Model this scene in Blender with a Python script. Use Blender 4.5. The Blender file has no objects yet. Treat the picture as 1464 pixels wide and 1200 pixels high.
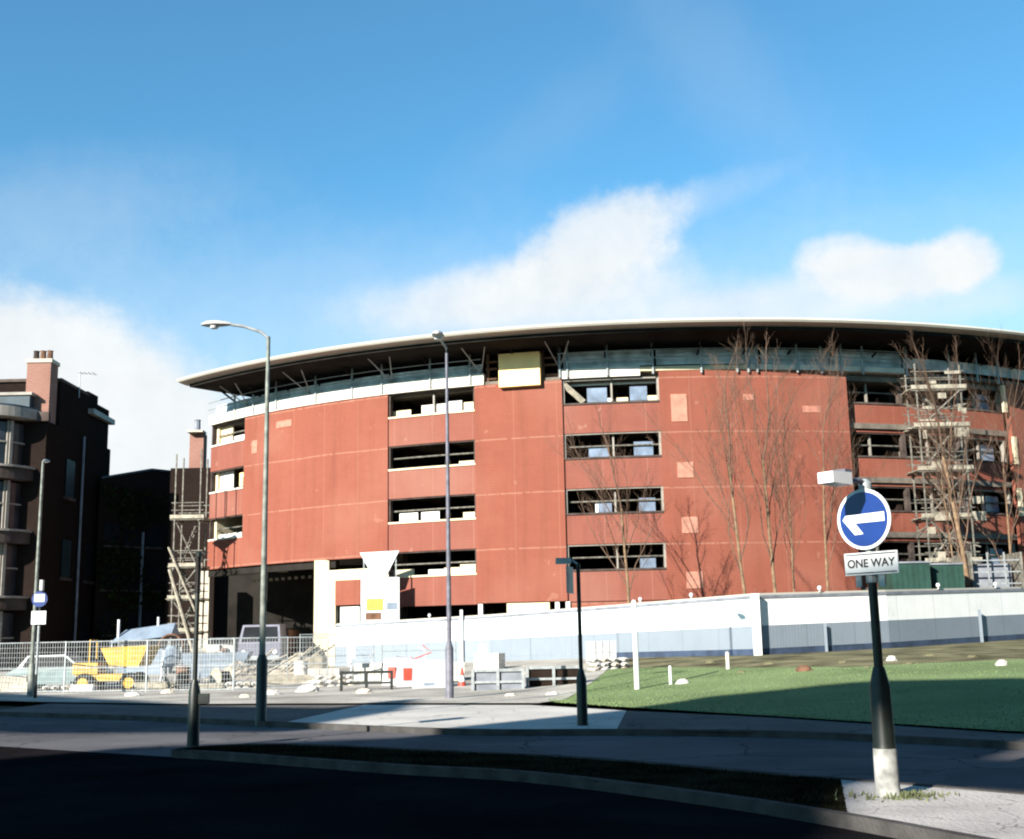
import bpy, math, random
from mathutils import Vector, Matrix
R=math.radians
sin,cos,pi=math.sin,math.cos,math.pi
rnd=random.Random(7)
S=bpy.context.scene
COL=S.collection
# ---------------------------------------------------------------- camera numbers
F=1700.;CX,CY=732.,600.;TH=math.atan(320/F);CH=1.6;RO=R(-1.1)
_c,_s=cos(TH),sin(TH);_cr,_sr=cos(RO),sin(RO)
def ray(px,py):
    a=(px-CX)/F;b=(CY-py)/F
    a,b=a*_cr-b*_sr,a*_sr+b*_cr
    return (a,_c-b*_s,_s+b*_c)
def aty(px,py,Y):
    r=ray(px,py);t=Y/r[1];return Vector((r[0]*t,Y,CH+r[2]*t))
def atz(px,py,z=0):
    r=ray(px,py);t=(z-CH)/r[2];return Vector((r[0]*t,r[1]*t,z))
def proj(X,Y,Z):
    z=Z-CH;d=Y*_c+z*_s;u=-Y*_s+z*_c
    a,b=X/d,u/d
    a,b=a*_cr+b*_sr,-a*_sr+b*_cr
    return CX+F*a,CY-F*b
cam=bpy.data.cameras.new('camera');co=bpy.data.objects.new('camera',cam);COL.objects.link(co)
cam.sensor_fit='HORIZONTAL';cam.sensor_width=36;cam.lens=36*F/1464;cam.clip_start=.1;cam.clip_end=5000
co.matrix_world=Matrix.Translation((0,0,CH))@Matrix.Rotation(pi/2+TH,4,'X')@Matrix.Rotation(RO,4,'Z')
S.camera=co
# ---------------------------------------------------------------- tagging
def tag(o,label=None,cat=None,group=None,kind=None):
    if label:o['label']=label
    if cat:o['category']=cat
    if group:o['group']=group
    if kind:o['kind']=kind
    return o
def empty(name,loc,label,cat,group=None,rz=0):
    o=bpy.data.objects.new(name,None);COL.objects.link(o);o.location=loc;o.rotation_euler=(0,0,rz)
    o.empty_display_size=.2
    return tag(o,label,cat,group)
def kids(o): return [c for c in bpy.data.objects if c.parent==o]
def copy_tree(o,parent=None):
    c=o.copy();COL.objects.link(c);c.parent=parent
    for ch in kids(o): copy_tree(ch,c)
    return c
# ---------------------------------------------------------------- mesh builder
class MB:
    def __init__(s): s.v=[];s.f=[]
    def add(s,vs,fs):
        n=len(s.v);s.v+= [tuple(v) for v in vs];s.f+=[tuple(i+n for i in f) for f in fs];return s
    def box(s,x0,x1,y0,y1,z0,z1,rz=0,c=(0,0)):
        P=[(x0,y0,z0),(x1,y0,z0),(x1,y1,z0),(x0,y1,z0),(x0,y0,z1),(x1,y0,z1),(x1,y1,z1),(x0,y1,z1)]
        if rz: P=[(c[0]+(x-c[0])*cos(rz)-(y-c[1])*sin(rz),c[1]+(x-c[0])*sin(rz)+(y-c[1])*cos(rz),z) for x,y,z in P]
        return s.add(P,[(0,3,2,1),(4,5,6,7),(0,1,5,4),(1,2,6,5),(2,3,7,6),(3,0,4,7)])
    def prism(s,poly,z0,z1,ztop=None):
        n=len(poly)
        a=0
        for i in range(n):
            x0,y0=poly[i][:2];x1,y1=poly[(i+1)%n][:2];a+=x0*y1-x1*y0
        if a<0: poly=poly[::-1]
        V=[(p[0],p[1],z0(p[0],p[1]) if callable(z0) else z0) for p in poly]+[(p[0],p[1],z1(p[0],p[1]) if callable(z1) else z1) for p in poly]
        return s.add(V,[tuple(range(n))[::-1],tuple(range(n,2*n))]+[(i,(i+1)%n,n+(i+1)%n,n+i) for i in range(n)])
    def tube(s,pts,rs,n=8,cap=True):
        pts=[Vector(p) for p in pts]
        if not isinstance(rs,(list,tuple)): rs=[rs]*len(pts)
        V=[];Fa=[]
        for i,p in enumerate(pts):
            t=(pts[min(i+1,len(pts)-1)]-pts[max(i-1,0)])
            if t.length<1e-9:t=Vector((0,0,1))
            t.normalize()
            a=t.orthogonal() if abs(t.z)>.99 else t.cross(Vector((0,0,1)))
            if abs(t.z)>.99: a=Vector((1,0,0))
            a.normalize();b=t.cross(a);b.normalize()
            for k in range(n):
                w=2*pi*k/n;V.append(p+(a*cos(w)+b*sin(w))*rs[i])
        for i in range(len(pts)-1):
            for k in range(n):
                Fa.append((i*n+k,i*n+(k+1)%n,(i+1)*n+(k+1)%n,(i+1)*n+k))
        if cap: Fa+= [tuple(range(n)),tuple(range((len(pts)-1)*n,len(pts)*n))[::-1]]
        return s.add(V,Fa)
    def lathe(s,prof,n=16,c=(0,0,0),axis='z'):
        V=[];Fa=[]
        for r,z in prof:
            for k in range(n):
                w=2*pi*k/n
                p=(r*cos(w),r*sin(w),z) if axis=='z' else ((r*cos(w),z,r*sin(w)) if axis=='y' else (z,r*cos(w),r*sin(w)))
                V.append((c[0]+p[0],c[1]+p[1],c[2]+p[2]))
        for i in range(len(prof)-1):
            for k in range(n): Fa.append((i*n+k,i*n+(k+1)%n,(i+1)*n+(k+1)%n,(i+1)*n+k))
        Fa+= [tuple(range(n)),tuple(range((len(prof)-1)*n,len(prof)*n))]
        return s.add(V,Fa)
    def arc(s,p0,p1,z0,z1,r0,r1,c=(0,0),step=.8):
        # closed curved block, angles in degrees from -Y, r0<r1
        n=max(1,int(abs(p1-p0)/step+.5));V=[];Fa=[]
        for i in range(n+1):
            p=R(p0+(p1-p0)*i/n)
            for r,z in ((r0,z0),(r1,z0),(r1,z1),(r0,z1)): V.append((c[0]+r*sin(p),c[1]-r*cos(p),z))
        for i in range(n):
            for k in range(4): Fa.append((i*4+k,i*4+(k+1)%4,(i+1)*4+(k+1)%4,(i+1)*4+k))
        Fa+=[(0,1,2,3),(n*4+3,n*4+2,n*4+1,n*4)]
        return s.add(V,Fa)
    def build(s,name,mat,parent=None,loc=None,smooth=False,recalc=True):
        me=bpy.data.meshes.new(name);me.from_pydata(s.v,[],s.f)
        if recalc:
            import bmesh
            bm=bmesh.new();bm.from_mesh(me);bmesh.ops.recalc_face_normals(bm,faces=bm.faces);bm.to_mesh(me);bm.free()
        me.materials.append(mat)
        if smooth:
            for p in me.polygons:p.use_smooth=True
            try: me.set_sharp_from_angle(angle=R(40))
            except Exception: pass
        o=bpy.data.objects.new(name,me);COL.objects.link(o)
        if parent:o.parent=parent
        if loc:o.location=loc
        return o
# ---------------------------------------------------------------- materials
KA=.68
def mat(name,base,rough=.8,var=0.12,scale=3.,bump=0.,bscale=30.,metal=0.,dark=None,spec=.3,detail=4):
    m=bpy.data.materials.new(name);m.use_nodes=True;nt=m.node_tree;b=nt.nodes['Principled BSDF']
    b.inputs['Roughness'].default_value=rough;b.inputs['Metallic'].default_value=metal
    b.inputs['Specular IOR Level'].default_value=spec
    tc=nt.nodes.new('ShaderNodeTexCoord')
    no=nt.nodes.new('ShaderNodeTexNoise');no.inputs['Scale'].default_value=scale;no.inputs['Detail'].default_value=detail
    nt.links.new(tc.outputs['Object'],no.inputs['Vector'])
    base=tuple(c*KA for c in base)
    rp=nt.nodes.new('ShaderNodeValToRGB')
    d=dark if dark else tuple(c*(1-var*2) for c in base)
    l=tuple(min(1,c*(1+var)) for c in base)
    rp.color_ramp.elements[0].position=.3;rp.color_ramp.elements[1].position=.7
    rp.color_ramp.elements[0].color=(*d,1);rp.color_ramp.elements[1].color=(*l,1)
    nt.links.new(no.outputs['Fac'],rp.inputs['Fac']);nt.links.new(rp.outputs['Color'],b.inputs['Base Color'])
    if bump:
        n2=nt.nodes.new('ShaderNodeTexNoise');n2.inputs['Scale'].default_value=bscale;n2.inputs['Detail'].default_value=4
        nt.links.new(tc.outputs['Object'],n2.inputs['Vector'])
        bp=nt.nodes.new('ShaderNodeBump');bp.inputs['Strength'].default_value=bump;bp.inputs['Distance'].default_value=.05
        nt.links.new(n2.outputs['Fac'],bp.inputs['Height']);nt.links.new(bp.outputs['Normal'],b.inputs['Normal'])
    return m
class NT:
    """small node helper"""
    def __init__(s,nt): s.nt=nt
    def N(s,t,**k):
        n=s.nt.nodes.new(t)
        for a,b in k.items(): setattr(n,a,b)
        return n
    def set(s,i,v):
        if hasattr(v,'bl_idname') or hasattr(v,'is_output'): s.nt.links.new(v,i)
        else: i.default_value=v
    def m(s,op,a,b=None,c=None,clamp=False):
        n=s.N('ShaderNodeMath',operation=op);n.use_clamp=clamp
        s.set(n.inputs[0],a)
        if b is not None:s.set(n.inputs[1],b)
        if c is not None:s.set(n.inputs[2],c)
        return n.outputs[0]
    def mix(s,f,a,b,blend='MIX'):
        n=s.N('ShaderNodeMix',data_type='RGBA',blend_type=blend)
        s.set(n.inputs[0],f);s.set(n.inputs[6],a);s.set(n.inputs[7],b);return n.outputs[2]
    def noise(s,vec,scale,detail=4,rough=.5,dist=0):
        n=s.N('ShaderNodeTexNoise');n.inputs['Scale'].default_value=scale;n.inputs['Detail'].default_value=detail
        n.inputs['Roughness'].default_value=rough;n.inputs['Distortion'].default_value=dist
        s.nt.links.new(vec,n.inputs['Vector']);return n.outputs['Fac']
    def line(s,x,period,width):
        # 1 on a thin line repeated each period
        a=s.m('FRACT',s.m('DIVIDE',x,period));return s.m('LESS_THAN',a,width/period)
M={}
def cladding(name,base,joint,rot=0):
    base=tuple(c*KA for c in base);joint=tuple(c*KA for c in joint)
    m=bpy.data.materials.new(name);m.use_nodes=True;h=NT(m.node_tree);b=m.node_tree.nodes['Principled BSDF']
    tc=h.N('ShaderNodeTexCoord');sp=h.N('ShaderNodeSeparateXYZ');h.nt.links.new(tc.outputs['Object'],sp.inputs[0])
    x,y,z=sp.outputs
    ang=h.m('ARCTAN2',x,h.m('MULTIPLY',y,-1.));arc=h.m('MULTIPLY',ang,40.5)
    cv=h.N('ShaderNodeCombineXYZ');h.nt.links.new(arc,cv.inputs[0]);h.nt.links.new(z,cv.inputs[1])
    n1=h.noise(cv.outputs[0],.35,5,.6);n2=h.noise(cv.outputs[0],3.,4,.6)
    # sheets: brick cell colour variation
    bt=h.N('ShaderNodeTexBrick');bt.offset=0;bt.inputs['Scale'].default_value=1;bt.inputs['Brick Width'].default_value=1.2;bt.inputs['Row Height'].default_value=.5
    bt.inputs['Mortar Size'].default_value=.012;bt.inputs['Color1'].default_value=(.42,.42,.42,1);bt.inputs['Color2'].default_value=(.58,.58,.58,1);bt.inputs['Mortar'].default_value=(.62,.62,.62,1)
    h.nt.links.new(cv.outputs[0],bt.inputs['Vector'])
    v=h.m('ADD',h.m('MULTIPLY',n1,.55),h.m('MULTIPLY',n2,.35))
    v=h.m('ADD',v,h.m('MULTIPLY',bt.outputs['Color'],.45))
    col=h.mix(h.m('MULTIPLY',v,.75,clamp=True),(base[0]*.68,base[1]*.6,base[2]*.6,1),(base[0]*1.18,base[1]*1.3,base[2]*1.3,1))
    # thin ribs
    rib=h.m('SINE',h.m('MULTIPLY',z,2*pi/.15))
    wob=h.m('ADD',z,h.m('MULTIPLY',n1,.12))
    fl=h.line(h.m('ADD',h.m('SUBTRACT',wob,.62),0.),3.,.07)
    br=h.m('GREATER_THAN',n2,.42)
    col=h.mix(h.m('MULTIPLY',h.m('MULTIPLY',fl,br),.55),col,(*joint,1))
    fv=h.line(arc,2.4,.035);col=h.mix(h.m('MULTIPLY',fv,.30),col,(*joint,1))
    st=h.noise(cv.outputs[0],1.1,2,.5);col=h.mix(h.m('MULTIPLY',h.m('GREATER_THAN',st,.70),.28),col,(*joint,1))
    # rain streaks and grime: noise stretched down the wall
    sv=h.N('ShaderNodeCombineXYZ');h.nt.links.new(h.m('MULTIPLY',arc,1.6),sv.inputs[0]);h.nt.links.new(h.m('MULTIPLY',z,.10),sv.inputs[1])
    n4=h.noise(sv.outputs[0],1.,6,.65);stk=h.m('MULTIPLY',h.m('SUBTRACT',n4,.48,clamp=True),2.6,clamp=True)
    col=h.mix(h.m('MULTIPLY',stk,.65),col,(base[0]*.55,base[1]*.6,base[2]*.6,1))
    n5=h.noise(cv.outputs[0],.16,3,.5);col=h.mix(h.m('MULTIPLY',h.m('SUBTRACT',n5,.5,clamp=True),1.8,clamp=True),col,(joint[0]*.85,joint[1]*.75,joint[2]*.75,1))
    h.nt.links.new(col,b.inputs['Base Color']);b.inputs['Roughness'].default_value=.85;b.inputs['Specular IOR Level'].default_value=.15
    bp=h.N('ShaderNodeBump');bp.inputs['Strength'].default_value=.16;bp.inputs['Distance'].default_value=.01
    h.nt.links.new(rib,bp.inputs['Height']);h.nt.links.new(bp.outputs['Normal'],b.inputs['Normal'])
    return m
M['red']=cladding('red_cladding',(.285,.088,.058),(.42,.22,.16))
M['spandrel']=cladding('spandrel_cladding',(.280,.094,.068),(.43,.26,.20))
def brickmat(name,c1,c2,mortar,sc=1.):
    m=bpy.data.materials.new(name);m.use_nodes=True;h=NT(m.node_tree);b=m.node_tree.nodes['Principled BSDF']
    tc=h.N('ShaderNodeTexCoord');sp=h.N('ShaderNodeSeparateXYZ');h.nt.links.new(tc.outputs['Object'],sp.inputs[0])
    x,y,z=sp.outputs;cv=h.N('ShaderNodeCombineXYZ');h.nt.links.new(h.m('ADD',x,y),cv.inputs[0]);h.nt.links.new(z,cv.inputs[1])
    bt=h.N('ShaderNodeTexBrick');bt.inputs['Scale'].default_value=sc;bt.inputs['Brick Width'].default_value=.225;bt.inputs['Row Height'].default_value=.075
    bt.inputs['Mortar Size'].default_value=.01;bt.inputs['Color1'].default_value=(*c1,1);bt.inputs['Color2'].default_value=(*c2,1);bt.inputs['Mortar'].default_value=(*mortar,1)
    h.nt.links.new(cv.outputs[0],bt.inputs['Vector'])
    n=h.noise(tc.outputs['Object'],.7,5,.6)
    h.N;col=h.mix(h.m('MULTIPLY',n,.8),bt.outputs['Color'],tuple(c*.5 for c in c1)+(1,))
    h.nt.links.new(col,b.inputs['Base Color']);b.inputs['Roughness'].default_value=.9;b.inputs['Specular IOR Level'].default_value=.2
    return m
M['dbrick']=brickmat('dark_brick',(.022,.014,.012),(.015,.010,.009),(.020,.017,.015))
M['chimbrick']=brickmat('chimney_brick',(.26,.12,.09),(.22,.095,.07),(.26,.2,.17))
M['cream']=mat('cream_board',(.80,.68,.46),.8,.08,2)
M['ply']=mat('yellow_plywood',(1.3,.88,.40),.75,.05,1.2)
M['white']=mat('white_paint',(.80,.79,.76),.6,.06,2.5,)
M['capw']=mat('white_insulation',(.78,.74,.66),.8,.10,1.5,bump=.3,bscale=3)
M['fascia']=mat('pale_fascia_metal',(.56,.53,.46),.5,.05,.6,spec=.4)
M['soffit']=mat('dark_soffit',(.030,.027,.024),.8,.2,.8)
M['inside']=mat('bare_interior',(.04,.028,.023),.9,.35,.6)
M['slab']=mat('concrete_slab',(.20,.17,.14),.9,.2,1.5)
M['conc']=mat('pale_concrete',(.62,.55,.45),.9,.12,1.5,bump=.2)
M['galv']=mat('galvanised_steel',(.42,.45,.46),.45,.15,6,metal=.3,spec=.5)
M['scaf']=mat('scaffold_tube',(.24,.225,.19),.5,.3,5,metal=.2)
M['board']=mat('scaffold_board',(.42,.38,.30),.85,.2,4)
M['darkpaint']=mat('dark_green_paint',(.013,.018,.015),.45,.2,8,spec=.4)
M['lamppost']=mat('grey_green_column_paint',(.22,.24,.21),.55,.25,5)
M['lilac']=mat('lilac_grey_column_paint',(.16,.16,.20),.55,.2,5)
M['lantern']=mat('lantern_shell',(.55,.55,.53),.4,.1,8)
M['glassd']=mat('dark_glass',(.012,.015,.02),.5,.3,1.2,spec=.08)
M['pane']=mat('blue_grey_pane',(.20,.25,.34),.25,.2,1.8,spec=.7)
M['houseglass']=mat('house_glass',(.035,.04,.05),.3,.3,1.2,spec=.4)
M['tuft']=mat('dull_green_blades',(.13,.15,.07),.8,.3,3)
M['litgrey']=mat('sunlit_foot_grey',(.42,.42,.40),.8,.3,6)  # pale grey that paints sunlight onto the foot of the sign post
M['net']=mat('blue_grey_edge_screen',(.80,.86,.92),.7,.25,1.4)
M['blue']=mat('sign_blue',(.008,.038,.21),.35,.05,5,spec=.5)
M['signw']=mat('sign_white',(.82,.83,.84),.4,.03,5,spec=.5)
M['black']=mat('letter_black',(.012,.012,.014),.5,.05,5)
M['rubber']=mat('tyre_rubber',(.02,.02,.02),.9,.1,5)
M['yellow']=mat('yellow_plant_paint',(.66,.42,.07),.5,.12,3)
M['orange']=mat('orange_panel',(.85,.38,.08),.6,.05,3)
M['redp']=mat('red_plastic',(.62,.08,.05),.5,.1,3)
M['slate']=mat('blue_slate',(.05,.085,.11),.6,.2,1.5)
M['stone']=mat('stone_band',(.10,.078,.07),.85,.25,1.5)
M['frame']=mat('cream_window_frame',(.34,.31,.27),.6,.1,3)
M['bark']=mat('tan_bark',(.26,.17,.10),.9,.25,4,bump=.5,bscale=18)
M['twig']=mat('brown_twigs',(.16,.10,.068),.9,.2,4)
M['greenbox']=mat('green_cabin_paint',(.020,.065,.05),.6,.15,2)
M['tarp']=mat('blue_grey_tarpaulin',(.24,.30,.38),.7,.15,1.2,bump=.4,bscale=3)
M['lorry']=mat('lilac_grey_cab_paint',(.18,.18,.24),.4,.1,3,spec=.5)
M['carp']=mat('pale_green_car_paint',(.20,.27,.28),.3,.1,3,spec=.6)
M['rust']=mat('brown_rust',(.20,.10,.06),.85,.3,3)
M['bagw']=mat('white_woven_bag',(.60,.58,.54),.85,.08,3,bump=.4,bscale=6)
M['sand']=mat('pale_sand_and_rubble',(.52,.45,.36),.95,.28,2.2,bump=.9,bscale=7)
M['ivy']=mat('dark_ivy_leaf',(.028,.038,.012),.6,.35,2)
M['foil']=mat('white_plastic',(.52,.52,.54),.5,.08,3)
# ground materials
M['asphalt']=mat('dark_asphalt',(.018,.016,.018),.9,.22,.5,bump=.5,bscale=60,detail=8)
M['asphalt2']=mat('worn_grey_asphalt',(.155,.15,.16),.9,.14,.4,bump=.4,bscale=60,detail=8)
M['pave3']=mat('sunlit_pale_concrete',(.62,.59,.55),.9,.10,.5,bump=.4,bscale=20,detail=8)  # pale copy of the paving, sunlight put into the colour
M['pave2']=mat('light_corner_paving',(.50,.47,.45),.9,.14,.9,bump=.4,bscale=20,detail=8)  # corner paving made paler to brighten its sunlit patch
M['pave']=mat('shade_darkened_paving',(.16,.152,.148),.9,.12,.7,bump=.4,bscale=20,detail=8)  # same paving darkened, shade put into the colour
M['kerb']=mat('kerb_stone',(.085,.08,.078),.85,.2,3,bump=.3)
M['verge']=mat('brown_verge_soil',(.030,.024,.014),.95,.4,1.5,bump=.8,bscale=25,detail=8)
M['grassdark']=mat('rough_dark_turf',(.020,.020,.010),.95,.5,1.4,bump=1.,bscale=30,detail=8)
M['lawn']=mat('lawn_turf',(.21,.28,.13),.9,.12,.35,bump=.5,bscale=25,detail=9)
M['blade']=mat('grass_blade',(.20,.28,.12),.8,.15,.9)
M['dirt']=mat('bare_bank_soil',(.20,.185,.11),.95,.35,.8,bump=1.,bscale=9,detail=8)
M['farground']=mat('far_ground',(.10,.10,.08),.95,.3,.05)
M['plaza']=mat('sandy_site_ground',(.50,.47,.42),.95,.22,.4,bump=.7,bscale=12,detail=8)
def weather(m,scale,crack,patch):
    nt=m.node_tree;h=NT(nt);b=nt.nodes['Principled BSDF'];src=b.inputs['Base Color'].links[0].from_socket
    tc=h.N('ShaderNodeTexCoord');v=h.N('ShaderNodeTexVoronoi',feature='DISTANCE_TO_EDGE');v.inputs['Scale'].default_value=scale
    w=h.N('ShaderNodeVectorMath',operation='ADD');n=h.N('ShaderNodeTexNoise');n.inputs['Scale'].default_value=1.3;n.inputs['Detail'].default_value=6
    nt.links.new(tc.outputs['Object'],n.inputs['Vector']);nt.links.new(tc.outputs['Object'],w.inputs[0]);nt.links.new(n.outputs['Color'],w.inputs[1]);nt.links.new(w.outputs[0],v.inputs['Vector'])
    ck=h.m('LESS_THAN',v.outputs['Distance'],crack)
    gr=h.noise(tc.outputs['Object'],90.,3,.8);fine=h.m('MULTIPLY',h.m('SUBTRACT',gr,.5),1.4)
    p=h.noise(tc.outputs['Object'],.25,2,.4);pt=h.m('GREATER_THAN',p,.56)
    col=h.mix(h.m('MULTIPLY',pt,patch),src,(.03,.03,.032,1));col=h.mix(h.m('MULTIPLY',ck,.55),col,(.006,.006,.006,1))
    hv=h.N('ShaderNodeHueSaturation');nt.links.new(col,hv.inputs['Color']);nt.links.new(h.m('ADD',1.,fine),hv.inputs['Value'])
    nt.links.new(hv.outputs[0],b.inputs['Base Color'])
for k_ in ('asphalt','asphalt2','pave','pave2','verge','grassdark','lawn','blade','dirt','plaza','kerb','farground','dbrick','inside','soffit','ivy','stone','pave3'):
    M[k_].node_tree.nodes['Principled BSDF'].inputs['Specular IOR Level'].default_value=.0 if k_ in('asphalt','verge','dbrick','ivy') else .03
    M[k_].node_tree.nodes['Principled BSDF'].inputs['Roughness'].default_value=1.
weather(M['asphalt'],.25,.006,.0);weather(M['asphalt2'],.3,.006,.22);weather(M['pave'],.5,.006,.05);weather(M['pave2'],.9,.005,.10);weather(M['pave3'],.4,.004,.04)
# hoarding: white upper / grey lower sheets, with fine vertical corrugation
def corr(name,base):
    m=bpy.data.materials.new(name);m.use_nodes=True;h=NT(m.node_tree);b=m.node_tree.nodes['Principled BSDF']
    tc=h.N('ShaderNodeTexCoord');sp=h.N('ShaderNodeSeparateXYZ');h.nt.links.new(tc.outputs['Object'],sp.inputs[0])
    a=h.m('ADD',sp.outputs[0],h.m('MULTIPLY',sp.outputs[1],.3))
    ln=h.m('MAXIMUM',h.line(a,2.4,.05),h.m('MULTIPLY',h.line(a,.6,.03),.4));n=h.noise(tc.outputs['Object'],1.2,5,.6)
    col=h.mix(n,tuple(c*.86 for c in base)+(1,),tuple(min(.9,c*1.07) for c in base)+(1,))
    mud=h.noise(tc.outputs['Object'],.9,6,.7);col=h.mix(h.m('MULTIPLY',h.m('SUBTRACT',mud,.55,clamp=True),2.2,clamp=True),col,tuple(c*.68 for c in base)+(1,))
    col=h.mix(h.m('MULTIPLY',ln,.5),col,tuple(c*.55 for c in base)+(1,))
    h.nt.links.new(col,b.inputs['Base Color']);b.inputs['Roughness'].default_value=.6
    bp=h.N('ShaderNodeBump');bp.inputs['Strength'].default_value=.12;bp.inputs['Distance'].default_value=.01
    h.nt.links.new(h.m('SINE',h.m('MULTIPLY',a,2*pi/.15)),bp.inputs['Height']);h.nt.links.new(bp.outputs['Normal'],b.inputs['Normal'])
    return m
M['hw']=corr('hoarding_white',(.72,.73,.71))
M['hg']=corr('hoarding_grey',(.17,.20,.235))
M['hn']=mat('hoarding_navy',(.05,.075,.13),.7,.2,2)
M['hc']=mat('hoarding_cap_grey',(.24,.26,.30),.7,.15,2)
# ---------------------------------------------------------------- sun + sky
SEL=R(24);SAZ=R(38)                        # light travels towards (sin38, cos38), sun 24 deg high behind-left of camera
TS=math.tan(SEL);SD=(sin(SAZ),cos(SAZ));SP=(cos(SAZ),-sin(SAZ))
ld=Vector((SD[0]*cos(SEL),SD[1]*cos(SEL),-sin(SEL)))
sl=bpy.data.lights.new('sun','SUN');sl.energy=5.0;sl.angle=R(.5);sl.color=(1,.94,.84)
so=bpy.data.objects.new('sun',sl);COL.objects.link(so);so.rotation_euler=ld.to_track_quat('-Z','Y').to_euler();so.location=(-40,-50,60)
W=bpy.data.worlds.new('World');S.world=W;W.use_nodes=True
h=NT(W.node_tree);bg=W.node_tree.nodes['Background']
sky=h.N('ShaderNodeTexSky');sky.sky_type='NISHITA';sky.sun_disc=False;sky.sun_elevation=SEL
sky.sun_rotation=math.atan2(-SD[0],-SD[1])  # azimuth measured from +Y towards +X
sky.altitude=0;sky.air_density=1.;sky.dust_density=.35;sky.ozone_density=2.2
tc=h.N('ShaderNodeTexCoord');D=tc.outputs['Generated']
sp=h.N('ShaderNodeSeparateXYZ');h.nt.links.new(D,sp.inputs[0])
dx,dy,dz=sp.outputs
AZ=h.m('MULTIPLY',h.m('ARCTAN2',dx,dy),57.2958);EL=h.m('MULTIPLY',h.m('ARCSINE',dz),57.2958)
fv=h.N('ShaderNodeCombineXYZ');h.nt.links.new(AZ,fv.inputs[0]);h.nt.links.new(EL,fv.inputs[1])
n1=h.noise(fv.outputs[0],.22,7,.58);n2=h.noise(fv.outputs[0],.8,9,.68)
wn=h.m('SUBTRACT',h.m('ADD',h.m('MULTIPLY',n1,.65),h.m('MULTIPLY',n2,.35)),.5)
def azel(px,py):
    r=ray(px,py);return math.degrees(math.atan2(r[0],r[1])),math.degrees(math.atan2(r[2],math.hypot(r[0],r[1])))
def blob(px,py,rx,ry,tilt,soft,amt,nz=2.2):
    a,e=azel(px,py);k=180/pi/F;t=R(tilt)
    X=h.m('SUBTRACT',AZ,a);Y=h.m('SUBTRACT',EL,e)
    u=h.m('ADD',h.m('MULTIPLY',X,cos(t)/(rx*k)),h.m('MULTIPLY',Y,sin(t)/(rx*k)))
    v=h.m('ADD',h.m('MULTIPLY',X,-sin(t)/(ry*k)),h.m('MULTIPLY',Y,cos(t)/(ry*k)))
    d=h.m('SQRT',h.m('ADD',h.m('MULTIPLY',u,u),h.m('MULTIPLY',v,v)))
    d=h.m('SUBTRACT',d,h.m('MULTIPLY',wn,nz))
    q=h.N('ShaderNodeMapRange');q.interpolation_type='SMOOTHSTEP';h.nt.links.new(d,q.inputs[0])
    q.inputs[1].default_value=1+soft/2;q.inputs[2].default_value=1-soft/2;q.inputs[3].default_value=0;q.inputs[4].default_value=amt
    return q.outputs[0]
blobs=[(800,410,170,52,8,.9,.55,1.7),(850,355,125,60,22,.8,.78,1.8),(960,298,120,20,14,1.5,.22,1.4),(660,430,120,38,14,1.1,.5,1.2),(820,440,280,40,0,1.2,.5,1.2),
 (1280,388,125,36,-4,.55,.80,1.7),(1200,364,60,24,0,.7,.6,1.6),(1375,372,48,36,0,.6,.75,1.6),(1120,436,200,34,4,1.2,.55,1.),(1330,432,170,26,0,1.2,.35,1.),
 (0,600,390,165,-14,.40,.88,.7),(120,620,300,130,-10,.9,.6,.8),(60,300,240,60,10,1.6,.14,2.),(1040,110,200,60,-45,1.9,.08,2.),(1000,490,1100,130,0,1.9,.40,.8),(770,190,150,40,30,1.9,.05,2.)]
keep=None
for b in blobs:
    k=h.m('SUBTRACT',1.,blob(*b));keep=k if keep is None else h.m('MULTIPLY',keep,k)
cl=h.m('SUBTRACT',1.,keep)
SKYS=.05;EXPO=1.55
tint=h.mix(1.,sky.outputs[0],(.70,1.34,1.46,1),'MULTIPLY')
hs=h.N('ShaderNodeHueSaturation');hs.inputs['Saturation'].default_value=1.0;hs.inputs['Hue'].default_value=.5;hs.inputs['Value'].default_value=1.;h.nt.links.new(tint,hs.inputs['Color'])
cshade=h.m('ADD',.96,h.m('MULTIPLY',wn,.30))
cc=h.N('ShaderNodeCombineXYZ')
for i,cv in enumerate((.98,1.0,1.0)): h.nt.links.new(h.m('MULTIPLY',cshade,cv/SKYS/2**EXPO),cc.inputs[i])
fin=h.mix(cl,hs.outputs[0],cc.outputs[0])
h.nt.links.new(fin,bg.inputs['Color']);bg.inputs['Strength'].default_value=SKYS
S.view_settings.view_transform='Standard';S.view_settings.look='None';S.view_settings.exposure=EXPO;S.view_settings.gamma=1
S.render.engine='CYCLES';S.cycles.filter_width=2.1
# ---------------------------------------------------------------- terrain
HO=[(-9.86,66.0,.4),(-1.32,60.3,.6),(4.4,53.35,.76),(9.08,45.76,.86),(14.9,48.35,1.0),(22.7,53.86,1.23),(34,62,1.45)]
YF=[(-200,44),(-12,44),(-8,38),(.7,31.3),(2.6,27.5),(5.0,23.6),(7.6,18.9),(12,16.),(30,12)]
def lerp(T,x,k=1):
    if x<=T[0][0]: return T[0][k]
    for a,b in zip(T,T[1:]):
        if x<=b[0]: return a[k]+(b[k]-a[k])*(x-a[0])/(b[0]-a[0])
    return T[-1][k]
def gh(X,Y):
    H=lerp(HO,X,2) if X>-9.86 else .4
    f=lerp(YF,X);b=lerp(HO,X) if X>-9.86 else 66
    t=max(0,min(1,(Y-f)/(b-f)));return H*t*t*(3-2*t)*1.0
def struct(name,mb,m): o=mb.build(name,m,recalc=False,smooth=True);o['kind']='structure';return o
def grid(xs,ys,dz,hf=gh):
    mb=MB();V=[];n=len(ys)
    for x in xs:
        for y in ys: V.append((x,y,hf(x,y)+dz))
    mb.add(V,[(i*n+j,(i+1)*n+j,(i+1)*n+j+1,i*n+j+1) for i in range(len(xs)-1) for j in range(n-1)]);return mb
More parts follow.
